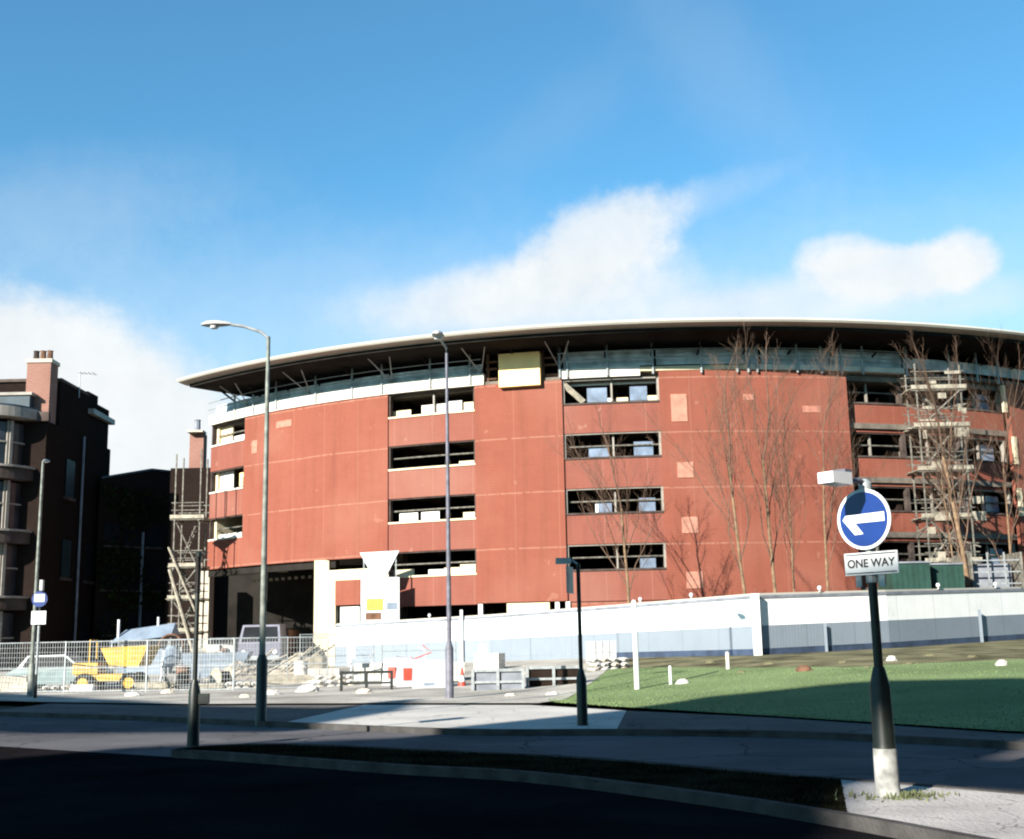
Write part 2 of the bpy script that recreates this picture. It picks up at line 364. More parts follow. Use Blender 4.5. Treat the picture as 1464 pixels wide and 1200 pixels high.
def fr(a,b,n): return [a+(b-a)*i/n for i in range(n+1)]
struct('ground',grid([-3000,-800,-300,-120]+fr(-60,60,60)+[120,300,800,3000],[-3000,-600,-150,-60,-20]+fr(0,80,80)+[120,300,800,3000],-.03),M['farground'])
def strip(name,left,right,m,dz,nx=1,sub=10):
    """sheet between two polylines of plan points (same count), draped over the terrain"""
    mb=MB();V=[];n=sub+1
    def dens(P,k=6):
        o=[]
        for a,b in zip(P,P[1:]):
            for i in range(k): o.append((a[0]+(b[0]-a[0])*i/k,a[1]+(b[1]-a[1])*i/k))
        o.append(P[-1]);return o
    L,Rr=dens(left),dens(right)
    for a,b in zip(L,Rr):
        for j in range(n):
            t=j/sub;x=a[0]+(b[0]-a[0])*t;y=a[1]+(b[1]-a[1])*t;V.append((x,y,gh(x,y)+dz))
    mb.add(V,[(i*n+j,(i+1)*n+j,(i+1)*n+j+1,i*n+j+1) for i in range(len(L)-1) for j in range(n-1)])
    return struct(name,mb,m)
# roads and paving (plan coordinates, metres)
K1=[(-14,24.5),(-9,21.4),(-4.2,17.9),(-1.6,15.7),(.1,14.5),(1.8,12.3),(2.8,10.6),(3.4,9.3),(4.6,6.6),(6,3)]      # near kerb line
K2=[(-14,27.5),(-9,23.6),(-4.6,20.4),(-1.0,18.0),(1.3,16.4),(3.1,13.6),(3.72,12.95),(4.7,11.85),(7.2,9.0),(10.5,5.)]   # far side of the verge
K3=[(-14,32),(-9,28.5),(-4.8,25.0),(-1.,22.0),(1.7,21.2),(4.4,20.0),(7.1,17.2),(9.4,15.),(12,12),(16,8)]            # far kerb of the road
BK=[(-14,-8),(-10,-8),(-6,-8),(-3,-8),(-1,-8),(0,-8),(1,-8),(1.5,-8),(2,-8),(3,-8)]
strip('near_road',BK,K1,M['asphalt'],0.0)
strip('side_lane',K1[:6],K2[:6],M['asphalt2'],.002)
V1=[(-5.2,18.55),(-4.9,18.35)]+K1[2:7];V2=[(-5.2,18.65),(-4.9,19.2),(-3.6,19.3),(-1.2,17.7),(1.0,16.0),(3.1,13.6),(3.45,13.25)]
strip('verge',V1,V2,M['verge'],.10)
strip('corner_pavement',K1[6:],[(3.45,13.25)]+K2[7:],M['pave2'],.104)
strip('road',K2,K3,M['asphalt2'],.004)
# raised kerbs
def kerb(name,P,w,h0,off=0):
    mb=MB();n=len(P);V=[]
    for i,p in enumerate(P):
        a=Vector(P[max(0,i-1)][:2]);b=Vector(P[min(n-1,i+1)][:2]);t=(b-a).normalized();q=Vector((-t.y,t.x))
        for o,z in ((off,-.1),(off,h0),(off+w,h0),(off+w,-.1)):
            x=p[0]+q.x*o;y=p[1]+q.y*o;V.append((x,y,gh(x,y)+z))
    F_=[(i*4+k,i*4+k+1,(i+1)*4+k+1,(i+1)*4+k) for i in range(n-1) for k in range(3)]
    F_+=[(0,1,2,3),((n-1)*4+3,(n-1)*4+2,(n-1)*4+1,(n-1)*4)]
    mb.add(V,F_);o=mb.build(name,M['kerb']);o['kind']='structure';return o
def dense(P,k=5):
    o=[]
    for i in range(len(P)-1):
        p0=P[max(0,i-1)];p1=P[i];p2=P[i+1];p3=P[min(len(P)-1,i+2)]
        for j in range(k):
            t=j/k
            o.append(tuple(.5*((2*p1[c])+(-p0[c]+p2[c])*t+(2*p0[c]-5*p1[c]+4*p2[c]-p3[c])*t*t+(-p0[c]+3*p1[c]-3*p2[c]+p3[c])*t**3) for c in (0,1)))
    o.append(P[-1]);return o
kerb('kerb',dense([(-5.2,18.6)]+K1[2:]),.11,.118,-.05)
kerb('kerb',dense([(-5.2,18.6)]+V2[1:]+K2[7:]),.11,.118,-.05)
kerb('kerb',dense(K3),.12,.112,-.06)
K4=[(-14,36.5),(-9,33.4),(-4.,31.9),(.3,30.2),(2.4,27.),(5.0,23.6),(7.6,18.9),(9.9,16.4),(12.6,13.2),(17,9)]
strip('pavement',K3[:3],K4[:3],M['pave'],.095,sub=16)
strip('site_entrance',K3[2:5],K4[2:5],M['pave3'],.095,sub=16)  # middle stretch takes the sunlit paving colour
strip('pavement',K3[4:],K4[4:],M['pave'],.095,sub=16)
# lawn between the pavement and the hoarding
LX=[.7,1.4,2.0,2.6,3.2,3.8,5,7.6,9.5,12,16,22,28]
lf=[(x,lerp(YF,x)+(0.0 if x>1 else .2)) for x in LX]
def dirty(x):
    b=lerp(HO,x); f=lerp(YF,x)-.0; q=b-(b-f)*.37+.5*sin(x*1.7)+.3*sin(x*4.1+1)
    return q if x>3.2 else f+.25+(q-f-.25)*max(0,(x-.7)/2.5)**1.1
lb=[(x,dirty(x)) for x in LX]
strip('lawn',lf,lb,M['lawn'],.13,sub=14)
hb=[(x,lerp(HO,x)+.6) for x in LX if x>3]
strip('soil_bank',[p for p in lb if p[0]>3],hb,M['dirt'],.125,sub=10)
# pale site ground / side road on the left
strip('site_road',[(-30,48),(-14,36.5),(-9,33.4),(-4,31.9),(.5,30.2),(1.2,31.6),(3.3,dirty(3.2)-.5)],[(-30,85),(-20,85),(-14,85),(-8,68),(-1.3,61),(1.5,58),(3.4,56)],M['plaza'],.14,sub=30)
# grass blades over the lawn
def grass(name,n,area,hb_,m,label,zoff=.12):
    mb=MB();V=[];Fa=[]
    for i in range(n):
        x,y=area();z=gh(x,y)+zoff;a=rnd.uniform(0,pi);hh=hb_*rnd.uniform(.5,1.3);w=.012+hb_*.10
        lx,ly=rnd.uniform(-.5,.5)*hh,rnd.uniform(-.5,.5)*hh
        k=len(V);V+=[(x-cos(a)*w,y-sin(a)*w,z),(x+cos(a)*w,y+sin(a)*w,z),(x+lx,y+ly,z+hh)];Fa.append((k,k+1,k+2))
    mb.add(V,Fa);o=mb.build(name,m,recalc=False);tag(o,label,'grass',kind='stuff')
def a_lawn():
    while 1:
        x=rnd.uniform(.8,24);f,b=lerp(YF,x),dirty(x)
        y=f+(b-f)*rnd.random()**1.4
        return x,y
grass('lawn_grass',30000,a_lawn,.035,M['blade'],'short green lawn grass below the white hoarding')
def a_verge():
    i=rnd.random()*6;k=int(i);t=i-k;u=rnd.random();K1_,K2_=V1,V2
    a=(K1_[k][0]+(K1_[k+1][0]-K1_[k][0])*t,K1_[k][1]+(K1_[k+1][1]-K1_[k][1])*t);b=(K2_[k][0]+(K2_[k+1][0]-K2_[k][0])*t,K2_[k][1]+(K2_[k+1][1]-K2_[k][1])*t)
    return a[0]+(b[0]-a[0])*u,a[1]+(b[1]-a[1])*u
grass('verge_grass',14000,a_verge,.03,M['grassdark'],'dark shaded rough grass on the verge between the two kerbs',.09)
SB=atz(1270,1140,.1)
def a_tuft():
    r=abs(rnd.gauss(0,.16));a=rnd.uniform(0,2*pi);return SB.x+.12+r*cos(a)*1.4,SB.y+r*sin(a)
grass('grass_tuft',420,a_tuft,.055,M['tuft'],'small tuft of grass at the foot of the one way sign post',.10)
# ---------------------------------------------------------------- THE CURVED BUILDING
BC=(9.6,103.5);BR=40.5
bld=empty('curved_building',(BC[0],BC[1],0),'long curved red clad building under construction with a thin overhanging disc roof','building')
def phi(px,z,r=BR):
    lo,hi=-50.,40.
    for _ in range(40):
        m_=(lo+hi)/2;p=proj(BC[0]+r*sin(R(m_)),BC[1]-r*cos(R(m_)),z)[0]
        if p<px: lo=m_
        else: hi=m_
    return lo
def P_(px,z=9): return phi(px,z)
EDGE=P_(300,12);REND=48.
WT=3.7     # head of ground floor windows; floor pitch 3 m
def panel(name,px0,px1,z0,z1,m,r1=BR,th=.35,label=None,raw=None):
    a,b=raw if raw else (P_(px0),P_(px1))
    o=MB().arc(a,b,z0,z1,r1-th,r1).build(name,m,bld)
    if label:o['label']=label
    return o
c=lambda px:P_(px)
# blank storey-high clad sections
panel('wall_panel',0,0,6.5,15.75,M['red'],BR+.06,raw=(c(348),c(555)))
panel('wall_panel',0,0,3.75,15.7,M['red'],BR+.10,raw=(c(681),c(808)))
panel('wall_panel',0,0,3.0,16.0,M['red'],BR+.06,raw=(c(949),c(1221)))
panel('wall_panel',0,0,.6,16.0,M['red'],BR+.0,raw=(c(1457),REND))
panel('wall_panel',0,0,6.5,WT+6-1.4,M['red'],BR+.03,raw=(EDGE,c(348)))
GAPS=[('A',EDGE,c(347),(2,3,4)),('B',c(555),c(681),(1,2,3,4)),('C',c(808),c(949),(1,2,3,4)),('D',c(1221),c(1308),(1,2,3,4)),('E',c(1308),c(1392),(1,2,3,4)),('F',c(1392),c(1457),(1,2,3,4))]
for g,a,b,lv in GAPS:
    for k in range(0,4):
        if g=='A' and k<2: continue
        z0=WT+3*k;z1=WT+3*(k+1)-1.4
        MB().arc(a,b,z0,z1,BR-.35-(.5 if g in 'DEF' else 0),BR-.02-(.5 if g in 'DEF' else 0)).build('spandrel_panel',M['spandrel'] if g in 'ABC' else M['red'],bld)
# ground floor strip just over the hoarding
MB().arc(c(480),c(516),3.9,5.3,BR-.3,BR).build('wall_panel',M['red'],bld)
MB().arc(c(470),c(555),5.3,5.9,BR-.3,BR-.04).arc(c(470),c(480),.3,5.3,BR-.3,BR-.03).build('cream_lining',M['cream'],bld)
MB().arc(c(516),c(681),3.75,5.3,BR-.33,BR-.03).build('spandrel_panel',M['spandrel'],bld)
MB().arc(c(486),c(513),2.4,3.8,BR-.3,BR-.1).build('cream_lining',M['white'],bld)
MB().arc(c(722),c(782),2.2,3.72,BR-.3,BR-.0).build('cream_lining',M['cream'],bld)
MB().arc(c(812),c(949),3.2,3.72,BR-.3,BR-.1).build('spandrel_panel',M['red'],bld)
for px in (682,790,805): MB().arc(c(px),c(px+6),.8,3.72,BR-.2,BR+.02).build('door_post',M['white'],bld)
# floors, core, ends
for k in range(0,5):
    z=WT+3*k+.18
    if k==0: a0=c(480)
    else:a0=EDGE+.1
    if k==1: MB().arc(EDGE+.1,REND-.1,z,z+.3,28.5,BR-.37).build('floor_slab',M['slab'],bld)
    else: MB().arc(a0,REND-.1,z,z+.3,28.5,BR-.37).build('floor_slab',M['slab'],bld)
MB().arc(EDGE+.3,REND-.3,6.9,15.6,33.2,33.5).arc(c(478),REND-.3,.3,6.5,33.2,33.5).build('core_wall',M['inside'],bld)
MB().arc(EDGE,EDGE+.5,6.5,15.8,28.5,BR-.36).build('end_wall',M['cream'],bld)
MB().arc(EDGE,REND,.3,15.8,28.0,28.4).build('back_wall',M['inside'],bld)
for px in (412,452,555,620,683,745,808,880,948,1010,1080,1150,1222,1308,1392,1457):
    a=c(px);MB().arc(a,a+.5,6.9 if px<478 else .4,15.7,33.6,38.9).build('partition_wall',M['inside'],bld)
MB().box(-28.5,-6,-24.5,-24.2,.2,12.5).build('rear_wall',M['soffit'],bld)
# undercroft columns
for px,ya,rr,w,mm in ((293,828,BR-.6,.30,'conc'),(411,828,BR-6,.26,'conc'),(461,812,BR-.2,.42,'cream')):
    a=phi(px,4,rr);x,y=rr*sin(R(a)),-rr*cos(R(a))
    MB().box(x-w,x+w,y-w,y+w,.2,6.5).build('column',M[mm],bld)
MB().arc(EDGE-.2,c(478),6.05,6.5,BR-.5,BR-.15).build('edge_beam',M['soffit'],bld)
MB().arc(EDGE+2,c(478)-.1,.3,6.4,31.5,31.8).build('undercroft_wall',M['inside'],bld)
for i in range(14):
    a=EDGE+1+(c(450)-EDGE-1)*i/14
    x,y=(BR-3)*sin(R(a)),-(BR-3)*cos(R(a));MB().box(x-.10,x+.10,y-.08,y+.08,5.75,5.92).build('prop_head',M['board'],bld)
# parapet bands
panel('parapet',0,0,15.72,16.35,M['capw'],BR+.14,raw=(EDGE-.1,c(695)),th=.5)
panel('parapet',0,0,15.75,16.3,M['capw'],BR+.12,raw=(c(806),c(922)),th=.45)
panel('parapet',0,0,16.0,16.24,M['cream'],BR+.10,raw=(c(922),c(1075)),th=.45)
panel('parapet',0,0,15.98,16.28,M['capw'],BR+.12,raw=(c(1075),c(1306)),th=.45)
panel('parapet',0,0,15.9,16.1,M['slab'],BR+.0,raw=(c(1306),REND),th=.45)
panel('parapet',0,0,15.6,15.9,M['slab'],BR-.0,raw=(c(695)+.02,c(806)-.02),th=.35)
# top slab and recessed top storey
MB().arc(EDGE+.1,REND-.1,15.55,15.85,28.5,BR-.38).build('floor_slab',M['slab'],bld)
MB().arc(EDGE+1,REND-.1,15.9,17.55,37.0,37.3).build('attic_wall',M['glassd'],bld)
# screens above the parapet
for a,b,z1 in ((EDGE,c(692),17.0),(c(808),c(945),17.27),(c(945),c(1100),17.22),(c(1100),c(1310),17.2),(c(1310),REND,17.0)):
    MB().arc(a+.1,b-.1,16.4 if a>EDGE+5 else 16.42,z1,BR-.32,BR-.28).build('edge_screen',M['net'],bld)
def rod(mb,a0,r0,z0,a1,r1,z1,rad=.04,n=6):
    p=(r0*sin(R(a0)),-r0*cos(R(a0)),z0);q=(r1*sin(R(a1)),-r1*cos(R(a1)),z1);mb.tube([p,q],rad,n)
for px,z1 in ((335,17.3),(362,17.0),(395,17.5),(452,17.4),(505,17.6),(548,17.5),(618,17.6),(676,17.8),(806,17.8),(817,17.6),(875,17.7),(941,17.9),(1011,17.6),(1063,17.7),(1079,17.8),(1092,17.3),(1150,17.4),(1185,17.3),(1214,17.6),(1245,17.4),(1308,17.8),(1370,17.6),(1410,17.5),(1440,17.5)):
    mb=MB();a=c(px);rod(mb,a,BR+.2,15.8,a,BR+.2,z1,.065);mb.build('guard_post',M['galv'],bld)
for a,b in ((EDGE,c(692)),(c(803),c(1308))):
    for z in (16.7,17.15):
        mb=MB();pts=[((BR+.24)*sin(R(t)),-(BR+.24)*cos(R(t)),z) for t in fr(a,b,40)];mb.tube(pts,.032,6);mb.build('guard_rail',M['galv'],bld)
for px in (350,440,560,690,805):
    mb=MB();a=c(px)
    rod(mb,a,BR-.1,16.4,a-.8,42.4,17.62,.035);rod(mb,a,BR-.1,16.4,a+1.1,42.2,17.62,.035);mb.build('roof_strut',M['galv'],bld)
for i in range(22):
    a=EDGE+3+i*3.6
    if a>REND: break
    mb=MB();rod(mb,a,38,15.9,a+.4,41.6,17.6,.06);mb.build('roof_strut',M['soffit'],bld)
# plywood hoist box and brown frames beside it
a,b=c(713),c(772);hr=BR+.45;ha,hb_=phi(713,16,hr),phi(772,16,hr);hY=BC[1]-hr
hx=MB().arc(ha,hb_,aty(742,546,hY).z,aty(742,498,hY).z,BR-.1,hr).build('hoist_box',M['ply'],bld)
for g0,g1,pp in ((c(696),a-.05,(698,)),(b+.05,c(804),(779,802))):
    mb=MB()
    for z in (16.05,16.6,17.0): mb.arc(g0,g1,z,z+.1,BR-.3,BR-.15)
    for px in pp: mb.arc(c(px),c(px+3),15.75,17.5,BR-.35,BR-.1)
    mb.build('timber_guard',M['rust'],bld)
# the roof: a thin disc sector with a bevelled lip
def roof():
    mb=MB();V=[];Fa=[];prof=[(26,18.06),(44.0,18.04),(44.34,18.0),(44.38,17.9),(44.3,17.80),(43.7,17.68),(26,17.68)]
    cy=.5;a0=-42.9;a1=50;n=100;k=len(prof)
    for i in range(n+1):
        t=R(a0+(a1-a0)*i/n)
        for r,z in prof:
            V.append((r*sin(t),cy-r*cos(t),z))
    for i in range(n):
        for j in range(k-1): Fa.append((i*k+j,i*k+j+1,(i+1)*k+j+1,(i+1)*k+j))
    Fa+=[tuple(range(k)),tuple(range(n*k,n*k+k))]
    mb.add(V,Fa);o=mb.build('roof',M['fascia'],bld,smooth=True)
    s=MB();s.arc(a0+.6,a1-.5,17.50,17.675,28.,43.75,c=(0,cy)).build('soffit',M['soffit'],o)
    ribs=MB()
    return o
roof()
# windows: each opening with frame, rail, sill, and whatever stands in it
def window(g,a,b,k,boards=(),panes=(),sill=None,rail=True,posts=(),off=0):
    BR=globals()['BR']-off
    z1=WT+3*k;z0=z1-1.4;w=b-a
    z1-=.003
    mb=MB();t=.10
    mb.arc(a,a+.16,z0,z1,BR-.34,BR-.06);mb.arc(b-.16,b,z0,z1,BR-.34,BR-.06)
    mb.arc(a+.16,b-.16,z1-.07,z1,BR-.34,BR-.08)
    o=mb.build('window',M['frame'] if g in 'CF' else M['stone'],bld)
    sm=sill or 'frame'
    MB().arc(a+.02,b-.02,z0-.02,z0+.08,BR-.36,BR+.04).build('sill',M[sm],o)
    if rail:
        mb=MB();zz=z0+.72
        mb.tube([((BR-.4)*sin(R(t_)),-(BR-.4)*cos(R(t_)),zz) for t_ in fr(a+.1,b-.1,8)],.045,6);mb.build('guard_rail',M['scaf'],o)
    for (u0,u1,v0,v1,mm) in boards:
        MB().arc(a+w*u0,a+w*u1,z0+.07+1.3*v0,z0+.07+1.3*v1,BR-.62,BR-.54).build('lining_board',M[mm],o)
    for (u0,u1,v0,v1) in panes:
        x=MB().arc(a+w*u0,a+w*u1,z0+.07+1.3*v0,z0+.07+1.3*v1,BR-.55,BR-.50).build('pane',M['pane'],o)
    for u in posts:
        MB().arc(a+w*u,a+w*u+.14,z0+.08,z1-.08,BR-.5,BR-.36).build('mullion',M['frame'],o)
    return o
for g,a,b,lv in GAPS:
    for k in lv:
        if g=='A':
            bo={4:((.0,.45,0,1,'cream'),(.5,1,0,.35,'white')),3:((.0,.5,0,1,'white'),(.68,.86,.15,.8,'ply')),2:((.0,.8,0,.25,'white'),(.85,1,.1,.5,'white'))}[k]
            window(g,a,b,k,bo,(),'capw',k!=3)
        elif g=='B':
            bo={4:((.0,.22,0,.35,'cream'),(.35,.66,0,.48,'capw'),(.66,.82,0,.55,'foil'),(.84,1,0,.45,'cream')),
                3:((.78,1,0,.2,'cream'),),2:((.08,.3,0,.42,'white'),(.34,.55,0,.42,'white'),(.82,1,0,.3,'cream')),
                1:((.0,.25,0,.3,'cream'),(.42,.62,0,.25,'white'),(.6,.8,0,.3,'cream'),(.78,1,0,.42,'cream'))}[k]
            window(g,a,b,k,bo,(),'cream',k!=4,(.5,) if k==4 else ())
        elif g=='C':
            pa={4:((.25,.46,.05,.7),(.7,.88,.1,.7)),3:((.25,.46,0,.5),(.72,.92,.05,.65)),2:((.33,.47,0,.5),(.75,.92,0,.6)),1:((.74,.9,0,.5),)}[k]
            bo={4:((.42,.52,0,.25,'white'),(.56,.68,0,.25,'cream'),(.82,1,0,.3,'cream'),(.0,1,.82,1,'capw')),3:(),2:((.3,.36,.0,.5,'white'),),1:((.76,.80,.05,.3,'white'),)}[k]
            o=window(g,a,b,k,bo,pa,'stone',k!=4,(.5,))
            if k==4:
                w=b-a;mb=MB();rod(mb,a+.1,BR-.2,z0:=WT+12-.2,a+w*.22,BR-.2,WT+12-1.25,.16,4);mb.build('loose_board',M['board'],o)
        else:
            bo=((.0,.12,.0,.3,'slab'),) if k%2 else ()
            window(g,a,b,k,bo,((.55,.85,.1,.8),) if g=='F' else (),'stone',True,(.45,),off=.5)
# pale service panels on the blank wall
for px,y0,y1,zz in ((977,565,604,0),(982,662,684,0),(985,740,763,0),(988,818,842,0)):
    a=c(px-12);b=c(px+11);z1=aty(px,y0,63.2).z;z0=aty(px,y1,63.2).z
    MB().arc(a,b,z0,z1,BR+.05,BR+.10).build('vent_panel',M['spandrel_p'] if 'spandrel_p' in M else mat('faded_pink_panel',(.52,.24,.17),.8,.12,3),bld)
mp=mat('pale_patch_board',(.50,.21,.15),.8,.12,4)
for px,py,w,hh in ((1168,585,26,9),(405,608,22,10),(363,640,8,20),(1078,568,16,8)):
    a=c(px-w/2);b=c(px+w/2);Y=BC[1]-cos(R(a))*BR;z=aty(px,py,Y).z
    MB().arc(a,b,z-hh/50,z+hh/50,BR+.055,BR+.085).build('patch_board',mp,bld)
for px in (1427,1443):
    for k in (2,3,4):
        pass
for k in (2,3,4):
    a=c(1446 if k>3 else 1455);MB().arc(a,a+.42,WT+3*k-1.5,WT+3*k+.1,BR-.02,BR+.12).build('reveal_board',M['cream'],bld)
# ---------------------------------------------------------------- unseen blocks added to cast shade and hold back skylight
def us(u,s): return (u*SP[0]+s*SD[0],u*SP[1]+s*SD[1])
def shade(poly,H,depth,name,label,cat='building',colm=True):
    k=H/TS;P=[us(u,s-k) for u,s in poly]  # roof outline projected back from the wanted shade on the ground
    cx_=sum(p[0] for p in P)/len(P);cy_=sum(p[1] for p in P)/len(P)
    e=empty(name,(cx_,cy_,0),label,cat);Q=[(p[0]-cx_,p[1]-cy_) for p in P]
    MB().prism(Q,H-depth,H).build('block',M['dbrick'],e)
    if depth<H-1 and colm:
        for q in Q[::3]:
            MB().box(q[0]*.97-.2,q[0]*.97+.2,q[1]*.97-.2,q[1]*.97+.2,-.1,H-depth).build('column',M['conc'],e)
    return e
shade([(-17.1,-45),(-17.1,9.8),(-17.9,12.3),(-13.9,17.1),(-13.6,19.9),(-14.2,22.2),(-14.9,27.2),(-12.2,30.6),(-8.95,32.4),(-5.1,33),(-5.1,-45)],24,24.1,'shade_block','unseen tall block, outline shaped to shade the near road')
shade([(-5.1,-45),(-5.1,12.4),(-4.7,11.4),(-4.15,9.3),(-3.6,6),(-3.6,-45)],24,24.1,'shade_sliver','unseen narrow block added to trim the sunlit corner patch')
shade([(-5.1,14.1),(-5.1,16.6),(8,16.6),(8,14.1)],24,.5,'shade_bar','unseen floating bar added to shade the sign post and road corner',colm=False)
shade([(-60,26),(-41,24),(-27.3,21.),(-22.4,21.4),(-23,25.5),(-20,21.5),(-18.1,16.9),(-23,14.3),(-60,13)],22,.5,'shade_slab','unseen floating slab shaped to cast the left shade band',colm=False)
for (x0,x1,y0,y1,hh,lab_) in ((16,40,-30,3,21,'added dark block right of the camera, holding back skylight'),(-8,14,-38,-14,20,'added dark block behind the camera, holding back skylight'),(30,60,6,30,18,'added dark block far right of the road, holding back skylight')):
    e=empty('shade_block',((x0+x1)/2,(y0+y1)/2,0),lab_,'building');w,d=(x1-x0)/2,(y1-y0)/2  # unseen block added to cut skylight on the near ground
    MB().box(-w,w,-d,d,-.2,hh).build('wall',M['dbrick'],e)
    for f in range(int(hh/3.2)):
        for i in range(int(2*w/3)):
            for yy in (-d-.01,d-.03): MB().box(-w+.8+i*3,-w+2.2+i*3,yy,yy+.05,1+f*3.2,2.6+f*3.2).build('window',M['glassd'],e) if (f+i)%2==0 else None
# ---------------------------------------------------------------- hoarding
hoE=empty('site_hoarding',(9.08,45.76,0),'long white over grey site hoarding in front of the red building','hoarding')
O=Vector((9.08,45.76,0))
def wallseg(mb,p,q,z0a,z0b,z1a,z1b,th,off=0):
    p=Vector((p[0],p[1]));q=Vector((q[0],q[1]));t=(q-p).normalized();n=Vector((t.y,-t.x))
    A=p+n*off;B=q+n*off;C=q+n*(off-th);Dv=p+n*(off-th)
    V=[(A.x-O.x,A.y-O.y,z0a),(B.x-O.x,B.y-O.y,z0b),(C.x-O.x,C.y-O.y,z0b),(Dv.x-O.x,Dv.y-O.y,z0a),(A.x-O.x,A.y-O.y,z1a),(B.x-O.x,B.y-O.y,z1b),(C.x-O.x,C.y-O.y,z1b),(Dv.x-O.x,Dv.y-O.y,z1a)]
    mb.add(V,[(0,3,2,1),(4,5,6,7),(0,1,5,4),(1,2,6,5),(2,3,7,6),(3,0,4,7)])
for i,(p,q) in enumerate(zip(HO,HO[1:])):
    za,zb=p[2],q[2];right=i>=3
    f1,f2=(1.22,1.22)
    a=MB();wallseg(a,p,q,za+f1,zb+f1,za+2.24,zb+2.24,.06);a.build('white_sheeting',M['hw'],hoE)
    a=MB();wallseg(a,p,q,za+.36,zb+.36,za+f1-.003,zb+f1-.003,.06,.015);a.build('grey_sheeting',M['hg'],hoE)
    a=MB();wallseg(a,p,q,za-.3,zb-.3,za+.357,zb+.357,.06,.03);a.build('base_board',M['hn'] if i>=2 else M['hg'],hoE)
    a=MB();wallseg(a,p,q,za+2.24,zb+2.24,za+2.36,zb+2.36,.10,.03);a.build('top_rail',M['hc'],hoE)
    if i<5:
        a=MB();wallseg(a,p,q,za+2.362,zb+2.362,za+2.44,zb+2.44,.03,-.03);a.build('capping',M['fascia'],hoE)
def hpost(px,w,ht,m,name='post',off=.16):
    X=aty(px,900,50);t=X.x/50.
    # intersect with hoarding line
    for p,q in zip(HO,HO[1:]):
        d=(q[0]-p[0],q[1]-p[1]);den=d[0]-t*d[1]
        s=(t*p[1]-p[0])/den
        if 0<=s<=1:
            x,y=p[0]+d[0]*s,p[1]+d[1]*s;z=p[2]+(q[2]-p[2])*s
            MB().box(x-w-O.x,x+w-O.x,y-off-w-O.y,y-off-O.y,z-.3,z+ht).build(name,m,hoE);return
hpost(1080,.15,2.42,M['signw'],'corner_post')
for px in (1178,): hpost(px,.05,1.2,M['hg'])
for px in (1400,): hpost(px,.06,1.5,M['hg'])
hpost(660,.07,2.75,M['signw']);hpost(500,.07,.9,M['signw'])
for px in (988,1172,1342,1424,915,614):
    for p,q in zip(HO,HO[1:]):
        t=aty(px,850,50).x/50;d=(q[0]-p[0],q[1]-p[1]);s=(t*p[1]-p[0])/(d[0]-t*d[1])
        if 0<=s<=1:
            x,y,z=p[0]+d[0]*s-O.x,p[1]+d[1]*s-O.y,p[2]+(q[2]-p[2])*s+2.44
            mb=MB();mb.box(x-.025,x+.025,y-.02,y+.02,z-.02,z+.08);mb.lathe([(.0,.05),(.07,.07),(.09,.14),(.06,.21),(0,.23)],10,(x,y-.02,z));mb.build('hoarding_lamp',M['signw'],hoE)
# ---------------------------------------------------------------- street furniture
def lamp_column(px,py,ytop,m,mb_,armpts,label,lant,armr=.035,base_h=1.35,group='street lamp columns',arm_m=None):
    g=atz(px,py,.05);z0=gh(g.x,g.y)
    top=aty(px,ytop,g.y).z
    e=empty('street_lamp',(g.x,g.y,z0),label,'street lamp',group);H=top-z0
    MB().lathe([(.13,-.05),(.13,.12),(.115,.15),(.115,base_h),(.075,base_h+.12)],14).build('base_section',mb_,e,smooth=True)
    MB().lathe([(.068,base_h+.1),(.066,base_h+1),(.052,H*.7),(.042,H)],12).build('column',m,e,smooth=True)
    pts=[(0,0,H-.03)]+[(x,y,H+z) for x,y,z in armpts]
    if len(armpts): MB().tube([(0,0,H-.6),(0,0,H-.03)]+pts[1:],armr,8).build('arm',arm_m or M['galv'],e,smooth=True)
    x,y,z=pts[-1]
    L=lant
    d=Vector((L[0],L[1],0)).normalized();n=Vector((-d.y,d.x,0));V=[];Fa=[]
    prof=[(-.02,.04,.04),(.12,.09,.08),(.32,.14,.10),(.52,.13,.09),(.64,.05,.04)]
    k=10
    for t,w,hh in prof:
        for j in range(k):
            a=2*pi*j/k;V.append(Vector((x,y,z))+d*t*L[2]+n*w*cos(a)*L[2]+Vector((0,0,hh*sin(a)*(1 if sin(a)>0 else .45)*L[2])))
    for i in range(len(prof)-1):
        for j in range(k): Fa.append((i*k+j,i*k+(j+1)%k,(i+1)*k+(j+1)%k,(i+1)*k+j))
    Fa+=[tuple(range(k)),tuple(range((len(prof)-1)*k,len(prof)*k))]
    MB().add(V,Fa).build('lantern',M['lantern'],e,smooth=True)
    bw=MB();c0=Vector((x,y,z-.035*L[2]))+d*.36*L[2]
    bw.lathe([(.0,-.07*L[2]),(.08*L[2],-.05*L[2]),(.11*L[2],.0)],10,tuple(c0));bw.build('lens',M['signw'],e,smooth=True)
    return e
lamp_column(373,1035,482,M['lamppost'],M['darkpaint'],[(-.18,0,.12),(-.55,0,.25),(-.85,0,.30)],'tall lamp column with curved arm and lantern reaching left above the undercroft',(-1,0,1.0))
lamp_column(643,1003,505,M['lilac'],M['lilac'],[(0,-.1,.12),(-.1,-.5,.2),(-.12,-.8,.2)],'slim lilac grey lamp column standing before the left stretch of the hoarding',(-.1,-1,1.25),base_h=1.5)
lamp_column(43,1000,660,M['lamppost'],M['lamppost'],[(0,.1,.05)],'plain short grey lamp column at the far left by the bay fronted house',(0,1,.6),base_h=1.1)
